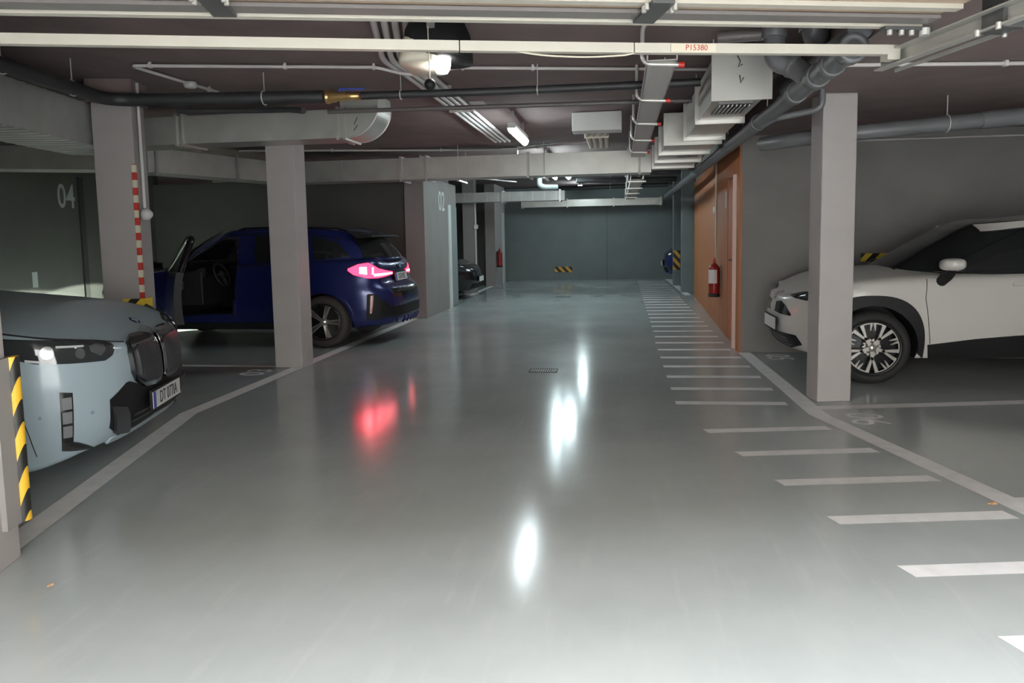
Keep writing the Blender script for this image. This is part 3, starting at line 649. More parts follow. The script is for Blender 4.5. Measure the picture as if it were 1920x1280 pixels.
for a, b in ((2.405, 2.87), (2.405, 2.99), (2.535, 2.87), (2.535, 2.99)): n_.tube([ef(a, b, 2.30), ef(a, b, 2.272)], .011, 8)
build_each(n_, 'bolt', 'steel', bk, .001)
slab(MB(), 2.392, 3.57, 2.342, (.07, .06, .073)).build('end_bracket', 'rail', t)
t = thing('door_opener', 'black and cream garage door opener hanging from the ceiling with a glowing lamp', 'door opener', (-1.18, 4.75, 2.6))
oc = Vector((-1.17, 4.80, 2.60))
def oval(w, d, z0, zs, cx=0.0, n=28, pw=3.2):
    rings = []
    for zz, s in zs:
        rings.append([oc + Vector((cx + w * s * np.sign(math.cos(a)) * abs(math.cos(a)) ** (2 / pw), d * s * np.sign(math.sin(a)) * abs(math.sin(a)) ** (2 / pw), z0 + zz)) for a in np.linspace(0, 2 * PI, n + 1)])
    return rings
MB().grid(oval(.215, .24, 0, [(.30, .3), (.29, .55), (.25, .78), (.18, .93), (.08, 1.0), (.0, 1.0), (-.005, .0)])).build('motor_cover', 'blackplastic', t)
cr = [r for r in oval(.135, .245, -.035, [(.20, .2), (.19, .7), (.13, .93), (.04, 1.03), (.0, 1.03), (-.012, .9), (-.016, .0)], -.10)]
MB().grid(cr).build('cream_cover', 'cream', t)
MB().lathe([(0, -.09), (.035, -.088), (.052, -.06), (.058, 0), (.05, .02)], 20, Matrix.Translation(oc + Vector((.045, -.10, -.01)))).build('lamp_cover', 'lamp_dim', t)
hg = MB(); hg.tube([oc + Vector((-.02, 0, .28)), oc + Vector((-.02, 0, .30))], .02, 8); hg.bar(oc + Vector((-.15, 0, .295)), oc + Vector((.15, 0, .295)), .04, .01); hg.build('ceiling_bracket', 'steel', t)
rl = MB(); q0 = oc + Vector((.0, -.2, .17)); rl.bar(q0, q0 - E2 * 3.3 + Vector((0, 0, .02)), .05, .035); rl.build('drive_rail', 'galv', t)
pc = MB(); pc.tube([oc + Vector((.0, -.27, .17)), oc + Vector((.005, -.27, -.17))], .004, 6); cordo = pc.build('pull_cord', 'conduit_beige', t)
MB().lathe([(.0, -.035), (.02, -.03), (.034, -.012), (.036, 0), (.034, .012), (.02, .03), (0, .035)], 18, Matrix.Translation(oc + Vector((.005, -.27, -.20)))).build('ball_knob', 'blackplastic', cordo)

# ------------------------------------------------------------------ cars
def paint(name, col, rough=.28, metal=.25):
    return mat(name, col, rough, metal, coat=.45)
M['paint_lightblue'] = paint('paint_light_blue_grey', (.345, .425, .475), .4, .05)
M['paint_blue'] = paint('paint_blue', (.012, .019, .10), .26, .35)
M['paint_white'] = paint('paint_white', (.60, .575, .54), .3, 0)
M['paint_black'] = paint('paint_black', (.012, .012, .014), .2, .2)
M['paint_darkgrey'] = paint('paint_dark_grey', (.05, .06, .065), .25, .3)
M['paint_farblue'] = paint('paint_far_blue', (.02, .035, .16), .25, .3)
M['glass_dark'] = mat('dark_glass', (.012, .014, .014), .06, 0, spec=.6)
M['cabin'] = mat('cabin_black', (.022, .021, .022), .6)
M['cabin_trim'] = mat('cabin_trim', (.35, .34, .33), .3, .8)
M['chrome'] = mat('chrome', (.75, .75, .75), .12, 1)
M['lens'] = mat('lamp_lens', (.03, .033, .036), .06, 0, spec=.7)
M['lens_grey'] = mat('lamp_reflector', (.22, .23, .24), .2, .7)
M['drl'] = mat('lamp_white_bar', (.8, .82, .85), .2)
M['grille_slat'] = mat('grille_slat', (.045, .045, .05), .28, .3)
M['grille_grey'] = mat('vent_grey', (.17, .17, .18), .4)
M['sensor'] = mat('sensor_paint', (.22, .28, .31), .35)
M['plate'] = mat('number_plate', (.72, .72, .70), .35)
M['plate_blue'] = mat('plate_blue', (.03, .05, .30), .4)
M['plate_text'] = mat('plate_text', (.015, .015, .02), .5)
M['tail'] = mat('tail_lamp_red', (.5, .01, .02), .15, emit=(1, .02, .05), estr=9)
M['tail_hot'] = mat('tail_lamp_guide', (.9, .3, .3), .2, emit=(1, .20, .22), estr=28)
M['reflector'] = mat('reflector', (.25, .02, .02), .2)
M['alloy'] = mat('machined_alloy', (.62, .58, .54), .28, .75)
M['alloy_dark'] = mat('dark_alloy', (.02, .02, .021), .3, .5)
M['tyre'] = noisy(mat('tyre', (.014, .0135, .0135), .8), 30, .15)
M['tyre_brown'] = noisy(mat('dusty_tyre', (.035, .029, .026), .8), 30, .15)
M['roundel_blue'] = mat('roundel_blue', (.05, .16, .45), .3)
M['farlight'] = mat('far_headlamp', (.75, .78, .8), .15, emit=(.8, .9, 1), estr=.35)
def tinted():
    m = bpy.data.materials.new('tinted_glass'); m.use_nodes = True; nt = m.node_tree; nt.nodes.clear()
    o = nt.nodes.new('ShaderNodeOutputMaterial'); mx = nt.nodes.new('ShaderNodeMixShader'); t = nt.nodes.new('ShaderNodeBsdfTransparent'); g = nt.nodes.new('ShaderNodeBsdfGlossy'); f = nt.nodes.new('ShaderNodeFresnel')
    t.inputs['Color'].default_value = (.62, .68, .64, 1); g.inputs['Roughness'].default_value = .03
    nt.links.new(f.outputs[0], mx.inputs[0]); nt.links.new(t.outputs[0], mx.inputs[1]); nt.links.new(g.outputs[0], mx.inputs[2]); nt.links.new(mx.outputs[0], o.inputs[0]); return m
M['glass_tint'] = tinted()

def T(tab):
    tab = sorted(tab); xs = [a for a, b in tab]; ys = [b for a, b in tab]
    # smooth monotone-ish interpolation: fine linear table blurred
    g = np.linspace(xs[0], xs[-1], 241); y = np.interp(g, xs, ys); k = np.hanning(27); k /= k.sum()
    yp = np.pad(y, 13, mode='reflect', reflect_type='odd'); ysm = np.convolve(yp, k, 'valid')
    return lambda x: np.interp(x, g, ysm)
def half_curve(xf, xr, xc, W, af, bf, ar, br, n=1500):
    """plan outline from the front centre round the left side to the rear centre; even arc spacing in each quadrant"""
    out = []
    for (L, a, b, s) in ((xf - xc, af, bf, 1), (xc - xr, ar, br, -1)):
        th = np.linspace(0, PI / 2, n); x = L * np.cos(th) ** (2 / a); y = W * np.sin(th) ** (2 / b)
        d = np.concatenate([[0], np.cumsum(np.hypot(np.diff(x), np.diff(y)))]); g = np.linspace(0, d[-1], n)
        out.append((xc + s * np.interp(g, d, x), np.interp(g, d, y), d[-1]))
    x = np.concatenate([out[0][0], out[1][0][::-1][1:]]); y = np.concatenate([out[0][1], out[1][1][::-1][1:]])
    u = np.concatenate([np.linspace(0, .25, n), np.linspace(.25, .5, n)[1:]])
    dx, dy = np.gradient(x), np.gradient(y); l = np.hypot(dx, dy) + 1e-9
    nx, ny = -dy / l, dx / l
    nx, ny = (ny * 0 + dy / l), (-dx / l)
    k = np.hanning(91); k /= k.sum()
    nx = np.convolve(np.pad(nx, 45, 'edge'), k, 'valid'); ny = np.convolve(np.pad(ny, 45, 'edge'), k, 'valid'); l = np.hypot(nx, ny); nx /= l; ny /= l
    s = np.concatenate([[0], np.cumsum(np.hypot(np.diff(x), np.diff(y)))])
    return u, x, y, nx, ny, s
class Surf:
    def fold(q, u):
        u = np.mod(np.asarray(u, float), 1.0); sg = np.where(u <= .5, 1.0, -1.0); return np.where(u <= .5, u, 1 - u), sg
    def normal(q, u, v):
        e = 1e-3; du = q.S(u + e, v) - q.S(u - e, v); dv = q.S(u, v + e) - q.S(u, v - e); n = np.cross(du, dv)
        n /= np.linalg.norm(n, axis=-1, keepdims=True) + 1e-12; P = q.S(u, v); c = P - np.array([0, 0, .6]); c[..., 0] *= .25
        return n * np.sign((n * c).sum(-1, keepdims=True) + 1e-9)
    def inv(q, T2, axes, side):
        T2 = np.asarray(T2, float).reshape(-1, 2); rng = {'L': (.02, .48), 'R': (.52, .98), 'F': (-.24, .24), 'B': (.26, .74)}[side]
        gu, gv = np.meshgrid(np.linspace(*rng, 160), np.linspace(.0, 1.6, 90), indexing='ij'); gp = q.S(gu, gv)[..., list(axes)].reshape(-1, 2); gu, gv = gu.ravel(), gv.ravel()
        idx = [np.argmin(((gp - t) ** 2).sum(1) + 1e-4 * np.maximum(gv - 1, 0)) for t in T2]; u, v = gu[idx].copy(), gv[idx].copy()
        for _ in range(8):
            e = 1e-4; f = q.S(u, v)[:, list(axes)] - T2; a = (q.S(u + e, v)[:, list(axes)] - q.S(u - e, v)[:, list(axes)]) / (2 * e); b = (q.S(u, v + e)[:, list(axes)] - q.S(u, v - e)[:, list(axes)]) / (2 * e)
            det = a[:, 0] * b[:, 1] - a[:, 1] * b[:, 0]; det = np.where(np.abs(det) < 1e-6, 1e-6, det)
            du = (f[:, 0] * b[:, 1] - f[:, 1] * b[:, 0]) / det; dv = (a[:, 0] * f[:, 1] - a[:, 1] * f[:, 0]) / det
            u -= np.clip(du, -.02, .02); v -= np.clip(dv, -.1, .1)
        return u, v
    def mesh(q, nu=170, vs=(), spine=True):
        us = np.linspace(0, 1, nu, endpoint=False); return np.stack([q.S(us, np.full(nu, v)) for v in vs], 1)
class Body(Surf):
    def __init__(q, xf, xr, W, ztop, zlow, front, side, rear, xc=.2, ef=(9, 3.2), er=(9, 3.2), r=.05, crown=.08, marg=.5):
        q.c = half_curve(xf, xr, xc, W, *ef, *er); q.xf, q.xr, q.W = xf, xr, W; q.zt, q.zl = T(ztop), T(zlow); q.F, q.Sd, q.Rr = T(front), T(side), T(rear); q.r, q.cr, q.mg = r, crown, marg
    def S(q, u, v):
        v = np.asarray(v, float); uu, sg = q.fold(u); cu, cx, cy, cnx, cny, _ = q.c
        x, y = np.interp(uu, cu, cx), np.interp(uu, cu, cy); nx, ny = np.interp(uu, cu, cnx), np.interp(uu, cu, cny)
        zt, zl = q.zt(x), q.zl(x); w = np.clip(v, -.05, 1.0); z = zl + (zt - zl) * w
        ins = np.maximum(nx, 0) ** 2 * q.F(z) + ny ** 2 * q.Sd(z) + np.minimum(nx, 0) ** 2 * q.Rr(z)
        t = np.clip((z - zt + q.r) / q.r, 0, 1); ins = ins + q.r * (1 - np.sqrt(np.maximum(0, 1 - t * t)))
        px, py = x - nx * ins, y - ny * ins
        c = np.clip(v - 1, 0, 1); sx = np.clip(px, q.xr + q.mg, q.xf - q.mg)
        X = px * (1 - c) + sx * c; Y = py * (1 - c); Z = z + np.where(v > 1, q.cr * (1 - (1 - c) ** 2), 0) + np.where(v > 1, (q.zt(sx) - zt) * c, 0)
        return np.stack([X, Y * sg, Z], -1)
    def u_of_s(q, s): return np.interp(np.abs(s), q.c[5], q.c[0]) * np.sign(s)
    def sz(q, T2, rear=False):
        """(arc length from the nose or tail centre, height) -> u, v"""
        T2 = np.asarray(T2, float).reshape(-1, 2); s = T2[:, 0]
        if rear: u = np.interp(q.c[5][-1] - np.abs(s), q.c[5], q.c[0]); u = np.where(s >= 0, u, 1 - u)
        else: u = q.u_of_s(s)
        uu, _ = q.fold(u); x = np.interp(uu, q.c[0], q.c[1]); return u, (T2[:, 1] - q.zl(x)) / (q.zt(x) - q.zl(x))
    def solid(q, name, m, parent, holes=()):
        vs = list(np.linspace(0, 1, 34)) + [1 + t for t in (.06, .14, .24, .36, .5, .65, .8, .9)]
        G = q.mesh(200, vs); mb = MB(); n = G.shape[0]
        sp = lambda P: np.stack([np.clip(P[:, 0], q.xr + q.mg, q.xf - q.mg), P[:, 1] * 0, P[:, 2]], -1)
        top = sp(G[:, -1]); top[:, 2] = q.zt(top[:, 0]) + q.cr; bot = sp(G[:, 0]); bot[:, 2] = q.zl(bot[:, 0])
        G = np.concatenate([bot[:, None], G, top[:, None]], 1); mb.grid(G, True, True); return mb.build(name, m, parent, True, merge=True)
class House(Surf):
    """glasshouse: belt outline lofted to a roof outline"""
    def __init__(q, base, top, z0, zr, bulge=.03, crown=.05, eb=(6, 2.6), et=(5, 2.6), ebr=None, etr=None, xc=(-.3, -.4)):
        q.a = half_curve(base[0], base[1], xc[0], base[2], *eb, *(ebr or eb)); q.b = half_curve(top[0], top[1], xc[1], top[2], *et, *(etr or et)); q.z0, q.zr = T(z0), T(zr); q.bg, q.cr = bulge, crown; q.top = top
    def S(q, u, v):
        v = np.asarray(v, float); uu, sg = q.fold(u); I = lambda c, k: np.interp(uu, c[0], c[k])
        w = np.clip(v, -.05, 1); ax, ay, bx, by = I(q.a, 1), I(q.a, 2), I(q.b, 1), I(q.b, 2)
        bo = q.bg * np.sin(PI * np.clip(w, 0, 1)); x = ax * (1 - w) + bx * w + I(q.a, 3) * bo; y = ay * (1 - w) + by * w + I(q.a, 4) * bo
        z0 = q.z0(ax); z1 = q.zr(bx); t = np.clip((w - .8) / .2, 0, 1); z = z0 + (z1 - z0) * w
        c = np.clip(v - 1, 0, 1); sx = np.clip(bx, q.top[1] + .25, q.top[0] - .25)
        X = x * (1 - c) + sx * c; Y = y * (1 - c); Z = z + np.where(v > 1, (q.zr(sx) + q.cr - z1) * (1 - (1 - c) ** 2), 0)
        return np.stack([X, Y * sg, Z], -1)
    def part(q, name, m, parent, v0, v1, closed):
        vs = list(np.linspace(v0, min(v1, 1), 16)) + ([1 + t for t in (.05, .12, .22, .36, .52, .7, .88, 1)] if v1 > 1 else [])
        G = q.mesh(170, vs)
        if closed:
            b = G[:, 0].copy(); b[:, 1] = 0; b[:, 0] = np.clip(b[:, 0], q.top[1], q.top[0]); G = np.concatenate([b[:, None], G], 1)
        return MB().grid(G, True, True).build(name, m, parent, True, merge=True)
def resamp(pl, n):
    pl = np.asarray(pl, float); d = np.concatenate([[0], np.cumsum(np.hypot(*np.diff(pl, axis=0).T))]); g = np.linspace(0, d[-1], n)
    return np.stack([np.interp(g, d, pl[:, 0]), np.interp(g, d, pl[:, 1])], -1)
def patch_grid(surf, bot, top, mode, nx=28, nz=8, eps=.004):
    b, t = resamp(bot, nx), resamp(top, nx); k = np.linspace(0, 1, nz)[None, :, None]; P2 = b[:, None] * (1 - k) + t[:, None] * k
    if mode == 'sF': u, v = surf.sz(P2)
    elif mode == 'sB': u, v = surf.sz(P2, True)
    else:
        ax = {'L': (0, 2), 'R': (0, 2), 'F': (1, 2), 'B': (1, 2)}[mode]; u, v = surf.inv(P2, ax, mode)
    P = surf.S(u, v); N = surf.normal(u, v); return (P + N * eps).reshape(nx, nz, 3), N.reshape(nx, nz, 3)
def patch(mb, surf, bot, top, mode, nx=28, nz=8, eps=.004, depth=.02):
    """a raised skin piece on a car surface, with skirts sunk into it"""
    P, N = patch_grid(surf, bot, top, mode, nx, nz, eps); Q = P - N * (depth + eps)
    mb.grid(P); ring = [(i, 0) for i in range(nx)] + [(nx - 1, j) for j in range(1, nz)] + [(i, nz - 1) for i in range(nx - 2, -1, -1)] + [(0, j) for j in range(nz - 2, 0, -1)]
    vs = [P[i, j] for i, j in ring] + [Q[i, j] for i, j in ring]; n = len(ring)
    mb.add(vs, [(i, (i + 1) % n, n + (i + 1) % n, n + i) for i in range(n)], True); return mb
def band(mb, surf, line, w, mode, eps=.004, depth=.012, n=40):
    """narrow strip of width w following a line on the surface"""
    l = resamp(line, n); d = np.gradient(l, axis=0); d /= np.linalg.norm(d, axis=1, keepdims=True) + 1e-9; nn = np.stack([-d[:, 1], d[:, 0]], -1) * w / 2
    return patch(mb, surf, l - nn, l + nn, mode, n, 2, eps, depth)
def boolean(o, cutters, m=None):
    for c in cutters:
        md = o.modifiers.new('cut', 'BOOLEAN'); md.operation = 'DIFFERENCE'; md.object = c; md.solver = 'EXACT'
        try: md.material_mode = 'TRANSFER'
        except Exception: pass
    dg = bpy.context.evaluated_depsgraph_get(); me = bpy.data.meshes.new_from_object(o.evaluated_get(dg)); o.modifiers.clear()
    old = o.data; o.data = me; me.name = old.name
def drop(objs):
    for c in objs: bpy.data.objects.remove(c, do_unlink=True)
def arches(parent, xs, W, ra, zc_, depth=.34, squash=1.0):
    mb = MB()
    for x in xs:
        for s in (-1, 1):
            m = Matrix.Translation((x, s * (W - depth / 2 + .1), zc_)) @ Matrix.Rotation(PI / 2, 4, 'X'); n = 40
            mb.prism([(ra * math.cos(2 * PI * k / n), ra * math.sin(2 * PI * k / n) * squash) for k in range(n)], -(depth / 2 + .1), depth / 2 + .1, m)
    return mb.build('arch_cutter', 'blackplastic', parent, True)
def wheel(car, x, y, R_, w, rr, style, side, tyre='tyre', face='alloy'):
    """side = +1 left, -1 right: outer face points that way"""
    m = mat_axes((x, y, R_), (1, 0, 0), (0, 0, side), (0, -1 * -1 * side, 0)) if False else Matrix.Translation((x, y, R_)) @ Matrix.Rotation(-side * PI / 2, 4, 'X')
    if side > 0: m = m @ Matrix.Rotation(0, 4, 'Z')
    h = w / 2
    prof = [(rr + .012, -h + .02), (rr + .02, -h), (R_ - .045, -h - .004), (R_ - .012, -h + .025), (R_, -h + .05), (R_, h - .05), (R_ - .012, h - .025), (R_ - .045, h + .004), (rr + .02, h), (rr + .012, h - .02)]
    t = MB().lathe(prof, 56, m)
    wo = t.build('wheel', tyre, car, True); ld = lambda b, n, mm: b.build(n, mm, wo, True)
    b = MB().lathe([(rr + .014, h - .018), (rr + .008, h - .004), (rr - .006, h - .01), (rr - .02, h - .06), (rr - .03, -h + .03), (rr + .012, -h + .02)], 48, m); ld(b, 'rim', 'alloy_dark')
    MB().lathe([(0, h - .10), (rr - .02, h - .11)], 40, m).build('brake_disc', 'alloy_dark', wo, True)
    sp = MB(); zf = h - .022
    def arm(a0, r0, a1, r1, w0, w1, z0=zf, z1=zf, th=.02):
        p = Vector((r0 * math.cos(a0), r0 * math.sin(a0), 0)); q = Vector((r1 * math.cos(a1), r1 * math.sin(a1), 0)); d = (q - p).normalized(); n = Vector((-d.y, d.x, 0))
        vs = [m @ (c + n * s * ww + Vector((0, 0, zz + dz))) for c, ww, zz in ((p, w0 / 2, z0), (q, w1 / 2, z1)) for s in (-1, 1) for dz in (0, -th)]
        sp.add(vs, [(0, 2, 6, 4), (1, 5, 7, 3), (0, 4, 5, 1), (2, 3, 7, 6), (0, 1, 3, 2), (4, 6, 7, 5)])
    def rimarc(a0, a1, r, ww):
        P = [[m @ Vector(((r + s * ww / 2) * math.cos(a), (r + s * ww / 2) * math.sin(a), zf + .001)) for s in (-1, 1)] for a in np.linspace(a0, a1, 8)]; sp.grid(P, False)
    if style == 'y5':
        for k in range(5):
            a = PI / 2 + 2 * PI * k / 5
            arm(a, .035, a, rr * .48, .04, .022)
            for s in (-1, 1):
                arm(a, rr * .36, a + s * .19, rr * .985, .016, .034); rimarc(a + s * .17, a + s * .57, rr * .965, .024)
                arm(a + s * .575, rr * .985, a + s * .50, rr * .66, .026, .006); arm(a + s * .40, rr * .24, a + s * .40, rr * .34, .012, .016, zf - .03, zf - .03)
    elif style == 'double5':
        for k in range(5):
            a = PI / 2 + .3 + 2 * PI * k / 5
            for s in (-1, 1): arm(a + s * .30, .05, a + s * .14, rr * .98, .010, .010); arm(a + s * .12, .05, a + s * .05, rr * .98, .006, .006, zf - .02, zf - .02)
        rimarc(-.02, PI, rr * .985, .010); rimarc(PI, 2 * PI, rr * .985, .010)
    else:
        for k in range(10): arm(PI / 5 * k, .05, PI / 5 * k + .05, rr * .98, .03, .03)
    sp.build('spokes', face, wo, True)
    hb = MB().lathe([(0, zf + .012), (.026, zf + .01), (.034, zf), (.05, zf - .004), (.055, zf - .03)], 20, m)
    for k in range(5):
        a = PI / 2 + PI / 5 + 2 * PI * k / 5; hb.tube([m @ Vector((.068 * math.cos(a), .068 * math.sin(a), zf - .03)), m @ Vector((.068 * math.cos(a), .068 * math.sin(a), zf - .012))], .009, 8)
    hb.build('hub', face, wo, True)
    return wo
def mirror_part(car, x, y, z, side, cap_m, dims=(.10, .20, .14), base=True):
    a, b, c = dims; P = []
    for i in range(13):
        th = PI * i / 12; P.append([(x + .5 * a * np.sign(math.cos(ph)) * abs(math.cos(ph)) ** .7 * math.sin(th) ** .6, y + side * (.5 * b * -math.cos(th)), z + .5 * c * np.sign(math.sin(ph)) * abs(math.sin(ph)) ** .7 * math.sin(th) ** .6 - .008 * math.cos(th)) for ph in np.linspace(0, 2 * PI, 21)])
    o = MB().grid(P).build('door_mirror', cap_m, car, True)
    if base:
        q = MB(); q.tube([(x + .03, y - side * .16, z - .17), (x + .02, y - side * .06, z - .11), (x, y, z - .055)], [.045, .05, .04], 10); q.build('mirror_foot', 'blackplastic', o, True)
    return o
def car_plate(car, c, face, up, body, w=.52, h=.112, sx=.78, blue=True, name='number_plate', badge=False, size=.1, frame=True):
    """plate centred on c, its front along vector face (car coordinates)"""
    f = Vector(face).normalized(); z = Vector(up).normalized(); x = z.cross(f); m = mat_axes(c, x, z, f)
    fr = MB().box(None, (w + .03, h + .03, .014), mtx=m @ Matrix.Translation((0, 0, -.004))).build('plate_frame', 'blackplastic', car, True)
    p = MB().box(None, (w, h, .008), mtx=m @ Matrix.Translation((0, 0, .003))).build(name, 'plate', fr, True)
    xo = 0
    if blue: MB().box(None, (.045, h, .002), mtx=m @ Matrix.Translation((-w / 2 + .0225, 0, .008))).build('blue_band', 'plate_blue', fr, True); xo = .022
    if body: text('plate_characters', body, size, 'plate_text', fr, m @ Matrix.Translation((xo, -.003, .0085)), sx, local=True)
    if badge: MB().prism([(-.02, .02), (.02, .02), (.02, -.005), (0, -.03), (-.02, -.005)], .0072, .0082, m @ Matrix.Translation((w / 2 - .045, 0, 0))).build('plate_emblem', 'plate_text', fr, True)
    return fr
def ellipse(cx, cz, a, b, n=24, a0=0, a1=2 * PI): return [(cx + a * math.cos(t), cz + b * math.sin(t)) for t in np.linspace(a0, a1, n)]
def lens_disc(mb, surf, s, z, r, mode='sF', eps=.008):
    t = np.linspace(0, PI, 13); patch(mb, surf, [(s - r * math.cos(a), z - r * math.sin(a)) for a in t], [(s - r * math.cos(a), z + r * math.sin(a)) for a in t], mode, 13, 6, eps, .01)

# ---- light blue SUV, front left ------------------------------------------------
CB = {}
def build_suv():
    hd = Vector((math.cos(R(15)), math.sin(R(15)), 0)); nose = Vector((-3.19, 4.60, 0)); xf = 2.45
    loc = nose - hd * xf
    car = thing('car', 'light blue-grey SUV nosing out from behind the left wall end', 'car', loc, R(15))
    b = Body(xf, -2.45, 1.0, [(2.45, .835), (2.3, .89), (1.95, .97), (1.5, 1.02), (.9, 1.09), (-1.9, 1.14), (-2.45, 1.02)], [(-2.45, .30), (-1.6, .24), (0, .20), (1.4, .12), (1.9, .105), (2.15, .14), (2.32, .20), (2.45, .235)],
             [(.10, .16), (.19, .10), (.26, .045), (.36, .012), (.5, 0), (.66, .004), (.76, .02), (.87, .055)], [(.10, .12), (.19, .085), (.3, .05), (.45, .02), (.62, 0), (.84, .018), (1.0, .05), (1.15, .09)], [(.2, .12), (.5, 0), (.8, .03), (1.1, .15)],
             xc=.5, ef=(9, 3.1), er=(8, 3), r=.07, crown=.082, marg=.55)
    CB['suv'] = (car, b); bo = b.solid('body', 'paint_lightblue', car); cut = arches(car, (1.58, -1.40), 1.0, .43, .38); boolean(bo, [cut]); drop([cut])
    h = House((1.25, -2.25, .84), (.30, -1.85, .62), [(1.3, 1.10), (-2.3, 1.14)], [(.3, 1.62), (-.6, 1.70), (-1.85, 1.63)], crown=.06)
    h.part('windows', 'glass_dark', car, -.03, .9, False); h.part('roof', 'paint_lightblue', car, .9, 2, False)
    for x in (1.58, -1.40):
        for s in (-1, 1): wheel(car, x, s * .86, .38, .26, .275, 'spoke', s)
    for s in (-1, 1):
        S = lambda pts: [(s * a, z) for a, z in pts]
        # headlamp
        mb = MB(); patch(mb, b, S([(.545, .80), (.59, .755), (.66, .733), (.88, .750), (1.06, .768), (1.19, .808), (1.42, .87)]), S([(.545, .822), (.62, .845), (.80, .868), (.926, .885), (1.06, .900), (1.19, .915), (1.42, .945)]), 'sF', 46, 10, .006, .02)
        hl = mb.build('headlamp', 'lens', car, True)
        mb = MB(); patch(mb, b, S([(.63, .80), (.69, .765), (.75, .80)]), S([(.63, .825), (.69, .838), (.75, .83)]), 'sF', 9, 5, .009, .006); mb.build('lamp_reflector', 'lens_grey', hl, True)
        for q_, z_, r_ in ((.82, .80, .03), (1.0, .825, .036)): mb = MB(); lens_disc(mb, b, s * q_, z_, r_); mb.build('projector', 'lens_grey', hl, True)
        mb = MB(); patch(mb, b, S([(.785, .832), (.953, .846)]), S([(.785, .840), (.953, .857)]), 'sF', 14, 2, .010, .006); patch(mb, b, S([(1.03, .770), (1.11, .783)]), S([(1.03, .782), (1.11, .798)]), 'sF', 8, 2, .010, .006); mb.build('light_bar', 'drl', hl, True)
        # kidney grille
        lo = [(.028, .52), (.06, .495), (.15, .488), (.30, .50), (.39, .55), (.432, .62)]; hi = [(.028, .775), (.06, .805), (.15, .824), (.32, .826), (.40, .805), (.432, .74)]
        mb = MB(); patch(mb, b, S(lo), S(hi), 'sF', 26, 12, .030, .03); kg = mb.build('kidney_grille', 'gloss_black', car, True)
        mb = MB(); lo_, hi_ = np.array(lo), np.array(hi)
        for k in range(13):
            sx = .055 + .0265 * k; z0 = np.interp(sx, lo_[:, 0], lo_[:, 1]) + .03; z1 = np.interp(sx, hi_[:, 0], hi_[:, 1]) - .05
            patch(mb, b, S([(sx - .005, z0), (sx + .005, z0)]), S([(sx - .005, z1), (sx + .005, z1)]), 'sF', 2, 10, .044, .012)
        mb.build('grille_slats', 'grille_slat', kg, True)
        # side vent with L foot
        mb = MB(); patch(mb, b, S([(.888, .27), (.955, .265)]), S([(.888, .582), (.955, .595)]), 'sF', 6, 12, .006, .02); patch(mb, b, S([(.735, .208), (.90, .228), (.955, .24)]), S([(.735, .216), (.86, .275), (.955, .30)]), 'sF', 12, 3, .010, .02)
        vt = mb.build('bumper_vent', 'gloss_black', car, True)
        mb = MB()
        for k in range(3): z = .318 + k * .085; patch(mb, b, S([(.896, z), (.946, z)]), S([(.896, z + .07), (.946, z + .07)]), 'sF', 4, 4, .010, .006)
        mb.build('vent_slats', 'grille_grey', vt, True)
        mb = MB(); lens_disc(mb, b, s * .775, .438, .010, eps=.002); build_s = mb.build('parking_sensor', 'sensor', car, True); mb = MB(); lens_disc(mb, b, s * 1.06, .455, .010, eps=.002); mb.build('parking_sensor', 'sensor', car, True)
        # bonnet crease and shut lines
        mb = MB(); band(mb, b, S([(.40, .813), (.53, .832), (.62, .853), (.80, .876), (.926, .893), (1.06, .915), (1.25, .95), (1.5, .975)]), .006, 'sF', .002, .004)
        mb.build('bonnet_gap', 'rubber', car, True)
        mb = MB()
        band(mb, b, S([(1.10, .22), (1.125, .36), (1.155, .50), (1.25, .60)]), .005, 'sF', .002, .004)
        band(mb, b, [(.95, .3), (.95, 1.0)], .006, 'L' if s > 0 else 'R', .002, .004); mb.build('panel_gap', 'rubber', car, True)
        mirror_part(car, .62, s * 1.06, 1.14, s, 'paint_lightblue', (.12, .24, .15))
    # centre intake
    top = [(-.655, .49), (-.56, .535), (-.48, .572), (-.36, .53), (0, .50), (.36, .53), (.48, .572), (.56, .535), (.655, .49)]; bot = [(-.645, .31), (-.54, .235), (-.38, .24), (0, .26), (.38, .24), (.54, .235), (.645, .31)]
    mb = MB(); patch(mb, b, bot, top, 'sF', 40, 8, .008, .03); it = mb.build('lower_intake', 'blackplastic', car, True)
    mb = MB()
    for s in (-1, 1): patch(mb, b, [(s * .44, .245), (s * .60, .27)], [(s * .53, .42), (s * .645, .45)], 'sF', 6, 8, .03, .03)
    band(mb, b, [(-.42, .30), (.42, .30)], .012, 'sF', .014, .01); band(mb, b, [(-.42, .34), (.42, .34)], .010, 'sF', .014, .01); mb.build('intake_fins', 'grille_slat', it, True)
    mb = MB(); patch(mb, b, [(-.62, .205), (0, .215), (.62, .205)], [(-.60, .238), (0, .25), (.60, .238)], 'sF', 30, 3, .012, .02); mb.build('chin_strip', 'paint_lightblue', car, True)
    mb = MB(); band(mb, b, [(0, .52), (0, .85)], .012, 'sF', .040, .03); mb.build('grille_divider', 'chrome', car, True)
    car_plate(car, (xf + .045, -.02, .395), (1, 0, .03), (0, 0, 1), 'DT 077IA', badge=False, sx=.72, size=.115)
    # bonnet roundel
    u, v = np.array([.018]), np.array([1.20])
    P = b.S(u, v)[0]; N = b.normal(u, v)[0]; n = Vector(N); xx = Vector((0, 1, 0)); yy = n.cross(xx).normalized(); m = mat_axes(Vector(P) + n * .003, xx, yy, n)
    e = MB().lathe([(0, 0), (.041, 0), (.041, -.01)], 28, m).build('bonnet_emblem', 'gloss_black', car, True)
    q1, q2 = MB(), MB()
    for k in range(4): (q1 if k % 2 else q2).prism([(0, 0)] + [(.024 * math.cos(a), .024 * math.sin(a)) for a in np.linspace(k * PI / 2, (k + 1) * PI / 2, 8)], .0005, .002, m)
